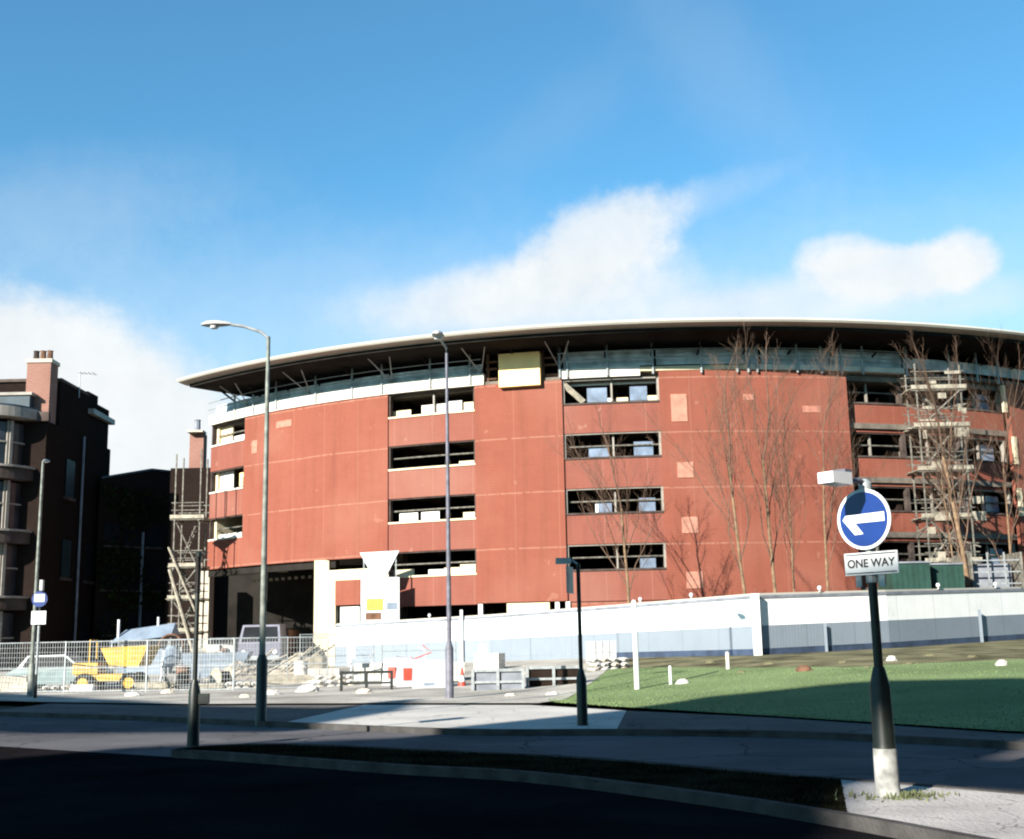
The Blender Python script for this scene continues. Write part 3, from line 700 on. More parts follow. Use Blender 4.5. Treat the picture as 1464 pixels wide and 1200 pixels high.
def sign_post(px,py,ytop,label,litfoot=False,darkto=.6,r=.045,base_h=1.15,br=.105):
    g=atz(px,py,.1);z0=gh(g.x,g.y)+.1;top=aty(px,ytop,g.y).z;H=top-z0
    e=empty('sign_post',(g.x,g.y,z0),label,'sign post','dark steel sign posts')
    bs=.45 if litfoot else 0
    MB().lathe([(br*1.05,bs-.12 if not bs else bs),(br,bs+.05),(br*.95,base_h-.12),(r*1.2,base_h+.06)],14).build('base_section',M['darkpaint'],e,smooth=True)
    if bs: MB().lathe([(br*1.25,-.1),(br*1.2,.04),(br*1.1,.1),(br*1.06,bs)],14).build('sunlit_foot',M['litgrey'],e,smooth=True)  # paler foot paints in the sun falling on the dark post
    zz=base_h+(H-base_h)*darkto
    MB().lathe([(r,base_h),(r,zz)],12).build('shaft',M['darkpaint'],e,smooth=True)
    if darkto<1: MB().lathe([(r*.99,zz),(r*.99,H)],12).build('shaft',M['galv'],e,smooth=True)
    return e,H,g,z0
# the one way sign
e,H,g,z0=sign_post(1270,1140,700,'one way sign post with a round blue arrow disc and a sign light on top',True,.50)
yaw=-R(33+16)     # sign faces left-front of the camera
root=bpy.data.objects.new('arrow_sign',None)
zc=aty(1240,743,g.y).z-z0
nrm=Vector((sin(yaw),-cos(yaw),0));rt=Vector((cos(yaw),sin(yaw),0))
def signpt(u,v,n): return Vector((0,0,zc))+rt*u+Vector((0,0,v))+nrm*(n+.06)
def sign_disc(u0=0,v0=0):
    def circ(rad,n0,n1,k=40,rin=None):
        V=[];Fa=[]
        for i in range(k):
            a=2*pi*i/k
            for n in (n0,n1): V.append(signpt(rad*cos(a)+u0,rad*sin(a)+v0,n))
        Fa=[tuple(range(0,2*k,2)),tuple(range(1,2*k,2))]+[(2*i,2*((i+1)%k),2*((i+1)%k)+1,2*i+1) for i in range(k)]
        return MB().add(V,Fa)
    p=circ(.30,0,.012).build('sign_face',M['signw'],e)
    circ(.268,.012,.016).build('blue_field',M['blue'],p)
    # straight-left arrow, tail to the right edge
    A=[(-.235,.01),(-.10,.115),(-.04,.115),(-.13,.045),(.235,.045),(.235,-.035),(-.13,-.035),(-.015,-.15),(-.09,-.15)]
    A=[(-.235,.005),(-.20,.048),(.235,.055),(.235,-.035),(-.095,-.035),(-.01,-.145),(-.105,-.15)]
    V=[signpt(x+u0,y+v0,.0165) for x,y in A]+[signpt(x+u0,y+v0,.019) for x,y in A];k=len(A)
    MB().add(V,[tuple(range(k)),tuple(range(k,2*k))]+[(i,(i+1)%k,k+(i+1)%k,k+i) for i in range(k)]).build('arrow',M['signw'],p)
    up=[(-.215,.062),(.0,.064),(.0,.15),(-.05,.19),(-.12,.18),(-.18,.13)]
    return p
sign_disc()
def plate(u0,u1,v0,v1,m,name='plate',par=None,n0=.0,n1=.012):
    V=[signpt(u,v,n) for n in (n0,n1) for u,v in ((u0,v0),(u1,v0),(u1,v1),(u0,v1))]
    return MB().add(V,[(0,3,2,1),(4,5,6,7),(0,1,5,4),(1,2,6,5),(2,3,7,6),(3,0,4,7)]).build(name,m,par or e)
pl=plate(-.25,.34,-.545,-.325,M['signw'],'name_plate')
plate(-.235,.325,-.53,-.52,M['black'],'border_line',pl,.0125,.0145);plate(-.235,.325,-.35,-.34,M['black'],'border_line',pl,.0125,.0145)
tcv=bpy.data.curves.new('lettering','FONT');tcv.body='ONE WAY';tcv.size=.112;tcv.extrude=.0015;tcv.align_x='CENTER';tcv.align_y='CENTER';tcv.offset=.002
to=bpy.data.objects.new('tmp_text',tcv);COL.objects.link(to);bpy.context.view_layer.update()
me=bpy.data.meshes.new_from_object(to.evaluated_get(bpy.context.evaluated_depsgraph_get()));bpy.data.objects.remove(to)
me.materials.clear();me.materials.append(M['black'])
lo=bpy.data.objects.new('lettering',me);COL.objects.link(lo);lo.parent=pl
mw=Matrix((( rt.x,0,nrm.x,0),(rt.y,0,nrm.y,0),(0,1,0,0),(0,0,0,1)));pc=signpt(.045,-.435,.015)
lo.matrix_local=Matrix.Translation(pc)@mw
# grey back brackets under the plate
for u in (-.12,.14): plate(u-.03,u+.03,-.66,-.545,M['galv'],'bracket',None,-.03,-.01)
MB().lathe([(.06,zc-.62),(.06,zc-.50)],10).build('bracket',M['galv'],e)
# sign light above and in front
topz=H
MB().lathe([(.06,zc+.24),(.065,zc+.36),(.03,zc+.40)],12).build('head_cap',M['galv'],e,smooth=True)
pA=Vector((0,0,zc+.35));pB=signpt(0,.30,.28);pC=signpt(0,.33,.45)
MB().tube([pA,pA+nrm*.1+Vector((0,0,.03)),signpt(0,.36,.22),signpt(0,.36,.32)],.028,8).build('lamp_arm',M['lilac'],e,smooth=True)
def obox(c0,du,dv,dn,m,name,taper=1.):
    V=[]
    for n in (-1,1):
        for u,v in ((-1,-1),(1,-1),(1,1),(-1,1)):
            V.append(c0+rt*u*du*(taper if n>0 else 1)+Vector((0,0,v*dv*(taper if n>0 else 1)))+nrm*n*dn)
    return MB().add(V,[(0,3,2,1),(4,5,6,7),(0,1,5,4),(1,2,6,5),(2,3,7,6),(3,0,4,7)]).build(name,m,e)
hd=obox(signpt(0,.37,.46),.10,.062,.15,M['signw'],'sign_lamp',.86);obox(signpt(0,.447,.34),.085,.015,.06,M['lilac'],'lamp_hinge')
# other posts
e,H,g,z0=sign_post(276,1062,795,'dark sign post in shadow in front of the left scaffold',False,1.,.04,.95,.10)
MB().box(-.012,.012,-.30,.30,H-.62,H-.02,R(8)).build('sign_plate',M['darkpaint'],e)
MB().lathe([(.05,H-.05),(.055,H+.05),(.02,H+.08)],10).build('post_cap',M['darkpaint'],e)
MB().box(.08,.24,-.06,.06,.62,.78).build('bracket',M['darkpaint'],e)
e,H,g,z0=sign_post(833,1037,806,'dark sign post with a pale sign light arm in front of the hoarding',False,1.,.038,.95,.10)
MB().tube([(0,0,H-.02),(-.10,0,H+.06),(-.2,0,H+.06)],.022,8).build('lamp_arm',M['lantern'],e)
MB().box(-.42,-.13,-.09,.09,H+.0,H+.11).build('sign_lamp',M['lantern'],e)
MB().box(-.17,-.155,-.3,.3,H-.55,H-.05,R(-14),(-.16,0)).build('sign_plate',M['galv'],e)
# far left post with blue and white plates
g=atz(50,1000,.1);z0=gh(g.x,g.y)
e=empty('sign_post',(g.x,g.y,z0),'grey post with small blue and white signs at the far left of the site fence','sign post','dark steel sign posts')
Yg=g.y
zz=lambda y:aty(50,y,Yg).z-z0
MB().lathe([(.06,-.1),(.06,.5),(.04,.55),(.04,zz(835))],10).build('shaft',M['darkpaint'],e)
MB().lathe([(.042,.9),(.042,zz(895))],10).build('shaft',M['galv'],e)
MB().box(-.24,.24,-.07,-.05,zz(893),zz(874)).build('white_plate',M['signw'],e)
MB().lathe([(.0,-.075),(.26,-.075),(.26,-.05),(0,-.05)],20,(0,0,zz(857)),'y').build('blue_disc',M['blue'],e)
MB().box(-.17,.17,-.09,-.078,zz(861),zz(850)).build('white_bar',M['signw'],e)
MB().box(.02,.12,-.2,-.05,zz(845),zz(830)).build('sign_lamp',M['lantern'],e)
# ---------------------------------------------------------------- simple white stakes
def stake(px,py,ytop,r,m,label,name='marker_post',head=False):
    g=None
    Y=30.
    for _ in range(40):
        p=aty(px,py,Y);d=p.z-gh(p.x,p.y)-.1;Y+= d*8 if abs(d)<3 else 2*d
        Y=max(15,min(70,Y))
    p=aty(px,py,Y);top=aty(px,ytop,Y).z
    o=MB().lathe([(r,-.25),(r,top-p.z-.05),(r*.6,top-p.z)],8).build(name,m,None,(p.x,p.y,p.z))
    tag(o,label,'post','white posts on the grass bank');return o
stake(911,987,858,.075,M['signw'],'tall white round post standing on the lawn before the bare tree')
stake(1041,958,932,.06,M['capw'],'short pale stake left of the hoarding corner post')
stake(959,980,952,.045,M['signw'],'tiny white peg beside the white bag on the lawn edge')
# litter on the bank
def lump(px,py,w,hh,m,label,name,cat,seed=1):
    Y=35.
    for _ in range(40):
        p=aty(px,py,Y);d=p.z-gh(p.x,p.y)-.12;Y+=max(-2,min(2,d*8));Y=max(15,min(75,Y))
    p=aty(px,py,Y);sc=Y/F;rr=random.Random(seed);mb=MB();V=[];Fa=[];n=12;k=6
    for i in range(k+1):
        t=i/k
        for j in range(n):
            a=2*pi*j/n;r_=cos(t*pi/2)**.6*(1+rr.uniform(-.14,.14));V.append((w*sc/2*r_*cos(a),w*sc/2*.6*r_*sin(a),hh*sc*sin(t*pi/2)*(1+rr.uniform(-.12,.12))-.05))
    for i in range(k):
        for j in range(n): Fa.append((i*n+j,i*n+(j+1)%n,(i+1)*n+(j+1)%n,(i+1)*n+j))
    Fa.append(tuple(range(k*n,k*n+n)))
    mb.add(V,Fa);o=mb.build(name,m,None,(p.x,p.y,p.z),smooth=False);tag(o,label,cat);return o
lump(976,978,20,9,M['bagw'],'small white bag lying on the edge of the lawn','rubbish_bag','bag',3)
lump(1275,945,16,9,M['bagw'],'pale lump of rubble on the bank right of the sign post','rubble_lump','rubble',4)
lump(1432,952,18,10,M['bagw'],'white bag on the bank at the far right','rubbish_bag','bag',5)
lump(1150,960,26,10,M['rust'],'dark clod of earth on the soil bank','earth_clod','earth',6)
for i,(px,py,w) in enumerate(((1015,948,14),(1100,950,18),(1205,948,16),(1330,938,20),(1390,940,16),(1060,962,14),(1240,955,12),(1300,950,15))):
    lump(px,py,w,5,M['dirt'],['clod of soil near the short stake','flat clod right of the corner post','clod under the grey hoarding strip','wide clod of soil right of the sign post','clod of soil on the far right bank','clod of soil below the corner post','small clod of soil left of the sign post','small clod just right of the sign post'][i],'earth_clod','earth',10+i)
# ---------------------------------------------------------------- bare trees
def tree(px,Y,H,seed,label,lean=0.,spread=.5,r0=.13,maxd=5,wide=1.):
    rr=random.Random(seed);x=aty(px,870,Y).x;z=gh(x,Y)
    e=empty('bare_tree',(x,Y,z),label,'tree','slender bare trees behind the hoarding')
    T=MB();B=MB()
    def grow(p,d,L,r,dep):
        n=4 if dep<2 else 3;pts=[p];rs=[r];q=p.copy();dd=d.copy()
        for i in range(n):
            g_=.035 if dep==0 else .09;dd=(dd+Vector((rr.gauss(0,g_*(1.5 if dep else 1)),rr.gauss(0,g_*(1.5 if dep else 1)),.06 if dep else .12))).normalized();q=q+dd*L/n;pts.append(q.copy());rs.append(r*(1-.42*(i+1)/n))
        (T if dep==0 else B).tube(pts,rs,8 if dep==0 else (5 if dep<3 else 3),cap=False)
        if dep>=maxd: return
        nb={0:7,1:4,2:4,3:4,4:2}[dep]
        for i in range(nb):
            f=(.38 if dep==0 else .25)+(.6 if dep==0 else .72)*(i+rr.random()*.6)/nb;f=min(.99,f)
            k=int(f*n);k=min(k,n-1);t=f*n-k;o=pts[k].lerp(pts[k+1],t)
            a=rr.uniform(0,2*pi);side=Vector((cos(a),sin(a),0));up=dd.lerp(pts[k+1]-pts[k],.5).normalized()
            nd=(up*1.0+side*rr.uniform(.35,.9)*spread*1.35).normalized()
            grow(o,nd,L*rr.uniform(.38,.58)*wide,max(.0028,rs[k]*.40),dep+1)
        if dep<3: grow(pts[-1],dd,L*.45,rs[-1]*.9,dep+1)
    grow(Vector((0,0,-.1)),Vector((lean*.5,0,1)).normalized(),H*.57,r0*.58,0)
    T.build('trunk',M['bark'],e,smooth=True,recalc=False);B.build('branches',M['twig'],e,recalc=False)
    return e
tree(903,57,12.6,11,'slim bare tree before the second column of windows',-.04,.55,.15)
tree(1075,52,14.6,12,'bare tree leftmost of the cluster before the blank red wall',-.12,.5,.15)
tree(1113,53.5,15.4,13,'tallest bare tree in the middle of the blank red wall',-.05,.45,.16)
tree(1133,54.5,12.5,14,'thin bare tree just right of the tallest one',.05,.45,.10)
tree(1184,55,15.,15,'bare tree rightmost of the cluster left of the one way sign',.02,.5,.13)
tree(1391,57,16.,16,'thick pale trunked bare tree beside the right scaffold tower',-.02,.55,.22)
tree(1455,59,15.,17,'bare tree at the right edge of the picture',.03,.6,.12,4)
tree(1368,60,14.5,18,'thin bare tree behind the right scaffold tower',.02,.5,.10,4)
# ---------------------------------------------------------------- scaffolds
def scaffold(px0,px1,Y,dep,ybot,ytop,lifts,label,seed,zbase=None,brace=True,gap=None):
    x0=aty(px0,700,Y).x;x1=aty(px1,700,Y).x;z0=gh(x0,Y) if zbase is None else zbase;zt=aty(px0,ytop,Y).z
    e=empty('scaffold_tower',((x0+x1)/2,Y,z0),label,'scaffold','scaffold towers against the building');w=(x1-x0)/2;rr=random.Random(seed)
    for x in (-w,0,w) if w>1.2 else (-w,w):
        for y in (0,dep):
            MB().tube([(x+rr.uniform(-.05,.05),y,-.1),(x+rr.uniform(-.05,.05),y,zt-z0+rr.uniform(-.3,.5))],.05,6).build('standard',M['scaf'],e)
    zs=[aty(px0,l,Y).z-z0 for l in lifts]
    for i,z in enumerate(zs):
        mb=MB()
        for y in (0,dep):
            mb.tube([(-w-.3,y,z),(w+.3,y,z)],.045,6);mb.tube([(-w-.25,y,z+.55),(w+.25,y,z+.55)],.035,6);mb.tube([(-w-.25,y,z+1.0),(w+.25,y,z+1.0)],.035,6)
        for x in (-w,w): mb.tube([(x,-.2,z-.08),(x,dep+.2,z-.08)],.045,6)
        mb.build('ledger',M['scaf'],e)
        mb=MB();n=4
        for j in range(n): mb.box(-w-.35+rr.uniform(-.15,.1),w+.35+rr.uniform(-.1,.15),dep*j/n+.02,dep*(j+1)/n-.02,z+.05,z+.09)
        mb.box(-w-.3,w+.3,-.10,-.06,z+.06,z+.27);mb.build('deck',M['board'],e)
        if brace and i<len(zs)-1:
            s=1 if i%2 else -1
            mb=MB();mb.tube([(-w*s,-.06,z),(w*s,-.06,zs[i+1])],.045,6);mb.build('brace',M['scaf'],e)
            mb=MB()
            for yy in (dep*.35,dep*.65): mb.tube([(w*s*.8,yy,z+.1),(-w*s*.8,yy,zs[i+1]+.1)],.06,4)
            for j in range(9):
                t=(j+.5)/9;mb.box(w*s*.8*(1-2*t)-.12,w*s*.8*(1-2*t)+.12,dep*.35,dep*.65,z+.1+(zs[i+1]-z)*t-.02,z+.1+(zs[i+1]-z)*t+.02)
            mb.build('stair',M['scaf'],e)
    return e
sc=scaffold(1322,1386,61.2,1.6,0,520,(806,742,674,612,558),'right scaffold tower of tubes and boards rising between the right windows',3)
# clutter hung on it
rr=random.Random(5)
for i in range(16):
    z=rr.uniform(4,14.5);x=rr.uniform(-1.4,1.3);MB().box(x,x+rr.uniform(.2,.9),-.16,-.12,z,z+rr.uniform(.1,.5)).build('toe_board',M['board'],sc)
for i in range(9):
    z=3+rr.random()*10;MB().tube([(rr.uniform(-1.6,1.6),-.1,z),(rr.uniform(-1.6,1.6),1.2,z+rr.uniform(-1.2,1.8))],.04,6).build('loose_tube',M['scaf'],sc)
sc2=scaffold(252,286,71,1.6,0,650,(905,858,812,743),'left scaffold tower at the open end of the building',4)
MB().tube([(-.9,-.25,aty(252,812,71).z-.5),(.9,-.2,.2)],.09,6).build('raking_tube',M['board'],sc2);MB().tube([(-1,-.25,7.2),(.7,-.2,3.4)],.06,6).build('raking_tube',M['board'],sc2)
# ---------------------------------------------------------------- site sign board by the hoarding
Yb=65.0;p=aty(543,887,Yb);zb=p.z
e=empty('site_board',(p.x,Yb,0.4),'white site board with an orange square and a triangle above it behind the hoarding','sign')
X=lambda px:aty(px,850,Yb).x-p.x
Z=lambda y:aty(543,y,Yb).z-.4
MB().box(X(516),X(571),-.04,0,Z(890),Z(826)).build('panel',M['signw'],e)
MB().add([(X(514),-.05,Z(790)),(X(571),-.05,Z(788)),(X(552),-.05,Z(824)),(X(533),-.05,Z(824)),(X(514),0,Z(790)),(X(571),0,Z(788)),(X(552),0,Z(824)),(X(533),0,Z(824))],[(0,1,2,3),(4,5,6,7),(0,1,5,4),(1,2,6,5),(2,3,7,6),(3,0,4,7)]).build('triangle_panel',M['signw'],e)
MB().box(X(524),X(548),-.055,-.045,Z(873),Z(856)).build('orange_square',M['orange'],e)
MB().box(X(523),X(545),-.055,-.045,Z(886),Z(876)).build('brown_strip',M['rust'],e)
MB().box(X(553),X(568),-.055,-.045,Z(872),Z(862)).build('blue_mark',M['tarp'],e)
MB().box(X(520)-.03,X(520)+.03,.003,.08,-.4,Z(795)).build('post',M['galv'],e);MB().box(X(566)-.03,X(566)+.03,.003,.08,-.4,Z(795)).build('post',M['galv'],e)
# green cabins behind the hoarding on the right
for i,(a,b,y0,Yc,lab) in enumerate(((1275,1330,806,54.5,'left dark green steel cabin behind the hoarding'),(1333,1378,808,55.2,'right dark green steel cabin behind the hoarding'))):
    x0=aty(a,820,Yc).x;x1=aty(b,820,Yc).x;zt=aty(a,y0,Yc).z;zg=gh(x0,Yc);w=(x1-x0)/2
    e=empty('site_cabin',((x0+x1)/2,Yc,zg),lab,'cabin','green cabins behind the hoarding')
    mb=MB();mb.box(-w,w,0,2.2,0,zt-zg)
    for j in range(int(2*w/.25)): mb.box(-w+.1+j*.25,-w+.2+j*.25,-.03,.0,.1,zt-zg-.1)
    mb.build('body',M['greenbox'],e);MB().box(-w-.04,w+.04,-.06,2.24,zt-zg+.003,zt-zg+.08).build('roof',M['hc'],e)
# stacked grey plant right of them
Yc=57;x=aty(1425,820,Yc).x;zg=gh(x,Yc);e=empty('storage_rack',(x,Yc,zg),'grey storage rack of frames behind the hoarding right of the green cabins','rack')
zt=aty(1425,790,Yc).z-zg
mb=MB()
mb.box(-.95,.9,.5,.56,zt-2.3,zt-.5);mb.build('sheet_panel',M['hc'],e)
for i in range(5): MB().box(-1.14,1.14,.0,.06,zt-2.6+i*.55,zt-2.54+i*.55).build('shelf_bar',M['galv'],e)
for xx in (-.4,.4): MB().box(xx-.03,xx+.03,-.07,-.005,zt-2.6,zt).build('upright',M['galv'],e)
mb=MB()
for xx in (-1.2,1.2): mb.box(xx-.05,xx+.05,-.1,2.3,0,zt)
mb.box(-1.2,1.2,.2,.3,zt-2.75,zt-2.65).box(-1.2,1.2,1.8,1.9,zt-2.75,zt-2.65);mb.build('rack',M['scaf'],e)
# ---------------------------------------------------------------- Heras fence panels
def heras(w=3.3,hh=1.95):
    e=empty('fence_panel',(0,0,0),'x','fence','galvanised mesh panels along the site')
    mb=MB()
    for x in (0,w): mb.tube([(x,0,.05),(x,0,hh)],.026,6)
    for z in (.15,hh*.5,hh-.03): mb.tube([(0,0,z),(w,0,z)],.022,6)
    mb.build('frame',M['galv'],e)
    mb=MB()
    for i in range(1,30):
        x=w*i/30;mb.box(x-.005,x+.005,-.004,.004,.16,hh-.04)
    for i in range(1,10):
        z=.16+(hh-.2)*i/10;mb.box(.02,w-.02,-.009,-.0045,z-.004,z+.004)
    mb.build('mesh_infill',M['galv'],e)
    for x in (0,w): MB().box(x-.12,x+.12,-.35,.35,-.06,.09).build('foot',M['conc'],e)
    return e
pr=heras();N=0
labs=['mesh fence panel leftmost, by the sign post with blue disc','mesh fence panel in front of the pale car','mesh fence panel in front of the yellow dumper','mesh fence panel just left of the dark sign post','mesh fence panel behind the dark sign post','mesh fence panel beside the tall lamp column','mesh fence panel ending at the hoarding']
pos=[(-19.8,45.5),(-16.6,44.6),(-13.4,43.9),(-10.1,43.4),(-16.5,50.2),(-12.9,51.0),(-9.4,52.6),(-6.0,54.)]
labs=['mesh fence panel at the far left edge beside the bay fronted house','mesh fence panel in front of the pale green car','mesh fence panel in front of the yellow dumper','mesh fence panel behind the dark sign post','rear mesh fence panel behind the yellow dumper','rear mesh fence panel in front of the lorry cab','rear mesh fence panel beside the gravel heap','rear mesh fence panel nearest the hoarding end']
for i,(x,y) in enumerate(pos):
    o=pr if i==0 else copy_tree(pr)
    nx,ny=pos[i+1] if i+1<len(pos) and i!=3 else (x+3.2,y+.4)
    o.location=(x,y,gh(x,y)+.03);o.rotation_euler=(0,0,math.atan2(ny-y,nx-x));o['label']=labs[i]
# ---------------------------------------------------------------- left houses
def house():
    Y0=45.;xr=aty(62,700,Y0).x
    K=1.6;e=empty('bay_fronted_house',(xr*K,Y0*K,-.64),'tall dark brick house with a rounded bay and brick chimney at the left edge','house')
    e.scale=(K,K,K);z=lambda y,Y=Y0,px=60:aty(px,y,Y).z-.2
    xb=-.6
    # main block (local coords: right wall at x=0, front y=0)
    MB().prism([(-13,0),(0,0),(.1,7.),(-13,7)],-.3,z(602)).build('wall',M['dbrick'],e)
    MB().box(-13.1,.12,-.18,.0,z(603),z(590)).build('cornice',M['stone'],e)
    # upper right gable mass with steps
    zt=aty(100,547,46.4).z-.2;z2=aty(124,561,49.3).z-.2
    MB().prism([(-3.4,1.2),(.0,1.2),(.04,4.1),(-3.4,4.1)],z(602)-.01,zt).prism([(-3.4,4.1),(.04,4.1),(.08,5.2),(-3.4,5.2)],z(602)-.01,z2).prism([(-3.4,5.2),(.08,5.2),(.1,6.6),(-3.4,6.6)],z(602)-.01,z2-.35).build('gable',M['dbrick'],e)
    MB().prism([(-3.5,1.1),(.06,1.1),(.10,4.1),(-3.5,4.1)],zt+.003,zt+.12).build('coping',M['stone'],e)
    # slate mansard
    zc=z(548);zb=z(601)
    MB().add([(-13,.1,zb),(-2.2,.1,zb),(-2.6,1.6,zc),(-13,1.6,zc),(-2.2,6.8,zb),(-13,6.8,zb),(-2.6,5.,zc),(-13,5.,zc)],[(0,1,2,3),(1,4,6,2),(2,6,7,3),(4,5,7,6),(0,3,7,5),(0,5,4,1)]).build('mansard_roof',M['slate'],e)
    # dormer with a pale sill
    MB().box(-2.0,-.7,-.05,1.2,z(600),z(566)).build('dormer',M['slate'],e)
    MB().box(-2.1,-.6,-.12,1.3,z(565),z(561)).build('dormer_cap',M['frame'],e)
    MB().box(-1.1,-.75,-.12,-.052,z(598),z(590)).build('dormer_sill',M['white'],e)
    # chimney
    Yc=45.5;a=aty(39,560,Yc).x-xr;b=aty(73,560,Yc).x-xr;zt=aty(55,520,Yc).z-.2
    ch=MB().box(a,b,.35,1.1,z(604),zt).build('chimney',M['chimbrick'],e)
    MB().box(a-.05,b+.05,.30,1.15,zt+.003,zt+.15).build('chimney_cap',M['conc'],ch)
    for j in range(3): MB().lathe([(.13,zt+.15),(.11,zt+.5),(.13,zt+.55)],8,(a+.2+.27*j,.7,0)).build('chimney_pot',M['rust'] if j else M['stone'],ch)
    # television aerial
    mb=MB();ax=b+.4;mb.tube([(ax,2.4,zt-1.),(ax,2.4,zt+.1)],.02,5);mb.tube([(ax-.1,2.4,zt+.05),(ax+.7,2.4,zt-.05)],.018,5)
    for j in range(4): mb.tube([(ax+.05+.16*j,2.2,zt+.03),(ax+.05+.16*j,2.6,zt+.03)],.012,4)
    mb.build('aerial',M['galv'],e)
    # rounded bay: centre a bit left, radius 2
    bx,by,br=-2.35,.45,1.95
    levels=[(600,672),(684,762),(772,856),(868,958)]
    cy_=(bx,by)
    MB().arc(-88,88,z(985),z(606),.2,br-.45,c=cy_,step=8).build('bay_core',M['dbrick'],e)
    for i,(ya,yb) in enumerate(levels):
        MB().arc(-86,86,z(yb+16),z(yb),.3,br+.05,c=cy_,step=6).build('balcony_band',M['stone'],e)
        MB().arc(-84,84,z(yb)+.01,z(yb)+.09,br-.45,br+.12,c=cy_,step=6).build('balcony_cap',M['frame'],e)
        for j,aa in enumerate((-70,-35,0,35,62)):
            w=MB().arc(aa-15,aa+13,z(yb)+.1,z(ya)-.2,br-.44,br-.40,c=cy_,step=6).build('window',M['houseglass'],e)
            f=MB().arc(aa-17,aa-15,z(yb)+.1,z(ya)-.15,br-.44,br-.32,c=cy_,step=6);f.arc(aa+13,aa+17 if j==3 else aa+15,z(yb)+.1,z(ya)-.15,br-.44,br-.26,c=cy_,step=6)
            f.arc(aa-15,aa+13,(z(yb)+z(ya))/2,(z(yb)+z(ya))/2+.06,br-.44,br-.34,c=cy_,step=6)
            f.build('window_frame',M['frame'],w)
    MB().arc(-88,88,z(602),z(588),.2,br+.18,c=cy_,step=6).build('bay_cornice',M['frame'],e)
    MB().arc(-88,88,z(588)+.003,z(584),.2,br+.0,c=cy_,step=6).build('bay_roof',M['slate'],e)
    # side wall details
    zq=aty(125,612,53).z-.2
    MB().box(.03,.28,4.2,6.9,zq-.1,zq+.12).build('string_course',M['frame'],e)
    for (yy,yz) in ((2,9.),(2,5.8),(4.6,5.8),(4.6,2.9)):
        w=MB().box(.055,.09,yy,yy+.9,yz-1.5,yz).build('window',M['glassd'],e);MB().box(.055,.15,yy-.1,yy+1,yz-1.62,yz-1.503).build('sill',M['stone'],w)
    mb=MB();mb.tube([(.16,3.6,.2),(.16,3.6,z(602))],.05,6);mb.build('downpipe',M['hc'],e)
    return e
house()
def terrace():
    A=aty(138,800,80.5);B=aty(247,800,84.5)
    e=empty('dark_terrace',(A.x,A.y,.2),'low dark ivy covered block in deep shadow left of the scaffold','building')
    bx,by=B.x-A.x,B.y-A.y
    h1=aty(142,684,80.5).z-.2;h2=aty(206,672,83.).z-.2;h3=aty(246,676,84.5).z-.2
    m1=.65;mx,my=bx*m1,by*m1
    V=[];
    pts=[(0,0,h1),(mx,my,h2),(bx,by,h3),(bx-1,by+8,h3),(mx-2,my+8,h2),(-3,8,h1)]
    n=6;V=[(x,y,-.3) for x,y,z in pts]+[p for p in pts]
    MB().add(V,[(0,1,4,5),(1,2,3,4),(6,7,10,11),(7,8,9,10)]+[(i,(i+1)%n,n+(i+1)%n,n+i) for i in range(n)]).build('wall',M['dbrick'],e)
    # ridge coping following the top
    mb=MB();mb.tube([(.1,0,h1+.03),(mx+.1,my,h2+.03),(bx+.1,by,h3+.03)],.09,6);mb.build('coping',M['slate'],e)
    # chimney at far end
    Yc=79.;x0=aty(268,640,Yc).x-A.x;x1=aty(288,640,Yc).x-A.x;zt=aty(278,618,Yc).z-.2;y0=Yc-A.y
    MB().box(x0-1.2,x1+1.,y0+.4,y0+5,-.3,aty(270,668,Yc).z-.2).build('wall',M['dbrick'],e)
    ch=MB().box(x0,x1,y0+.5,y0+1.4,aty(270,668,Yc).z-.19,zt).build('chimney',M['chimbrick'],e)
    MB().box(x0-.06,x1+.06,y0-.06,y0+.96,zt+.003,zt+.14).build('chimney_cap',M['conc'],ch)
    MB().lathe([(.22,zt+.15),(.2,zt+.8),(.24,zt+.9)],8,((x0+x1)/2+.05,y0+.4,0)).build('chimney_pot',M['hc'],ch)
    # windows and pipes on the shaded wall
    L=math.hypot(bx,by);tx,ty=bx/L,by/L;nx,ny=ty,-tx
    def wp(t,n_,z): return (tx*t+nx*n_,ty*t+ny*n_,z)
    def wbox(t0,t1,n0,n1,z0,z1): return [wp(t,n_,z) for z in (z0,z1) for t,n_ in ((t0,n0),(t1,n0),(t1,n1),(t0,n1))]
    FB=[(0,3,2,1),(4,5,6,7),(0,1,5,4),(1,2,6,5),(2,3,7,6),(3,0,4,7)]
    for t in (.4,1.9,3.6):
        for z in (4.,7.,10.):
            w=MB().add(wbox(t,t+1.1,.01,.04,z-1.5,z),FB).build('window',M['glassd'],e);MB().add(wbox(t-.1,t+1.2,.01,.12,z-1.65,z-1.503),FB).build('sill',M['stone'],w)
    for t in (3.2,): 
        MB().add(wbox(t,t+.14,.02,.16,.5,9.5),FB).build('downpipe',M['hc'],e)
    # ivy
    rr=random.Random(9);V=[];Fa=[]
    for i in range(3000):
        t=rr.uniform(0,L);z=rr.uniform(0,12.5)
        if sin(t*.9)+sin(z*1.1+t*.4)+rr.uniform(-.7,.7)<.1: continue
        p=Vector(wp(t,.1+rr.uniform(0,.25),z));s_=rr.uniform(.07,.15)
        a=Vector((rr.gauss(0,1),rr.gauss(0,1),rr.gauss(0,1))).normalized();b=a.orthogonal().normalized();c_=a.cross(b)
        k=len(V);V+=[p+b*s_,p+c_*s_,p-b*s_,p-c_*s_];Fa.append((k,k+1,k+2,k+3))
    MB().add(V,Fa).build('ivy',M['ivy'],e,recalc=False)['kind']='stuff'
terrace()
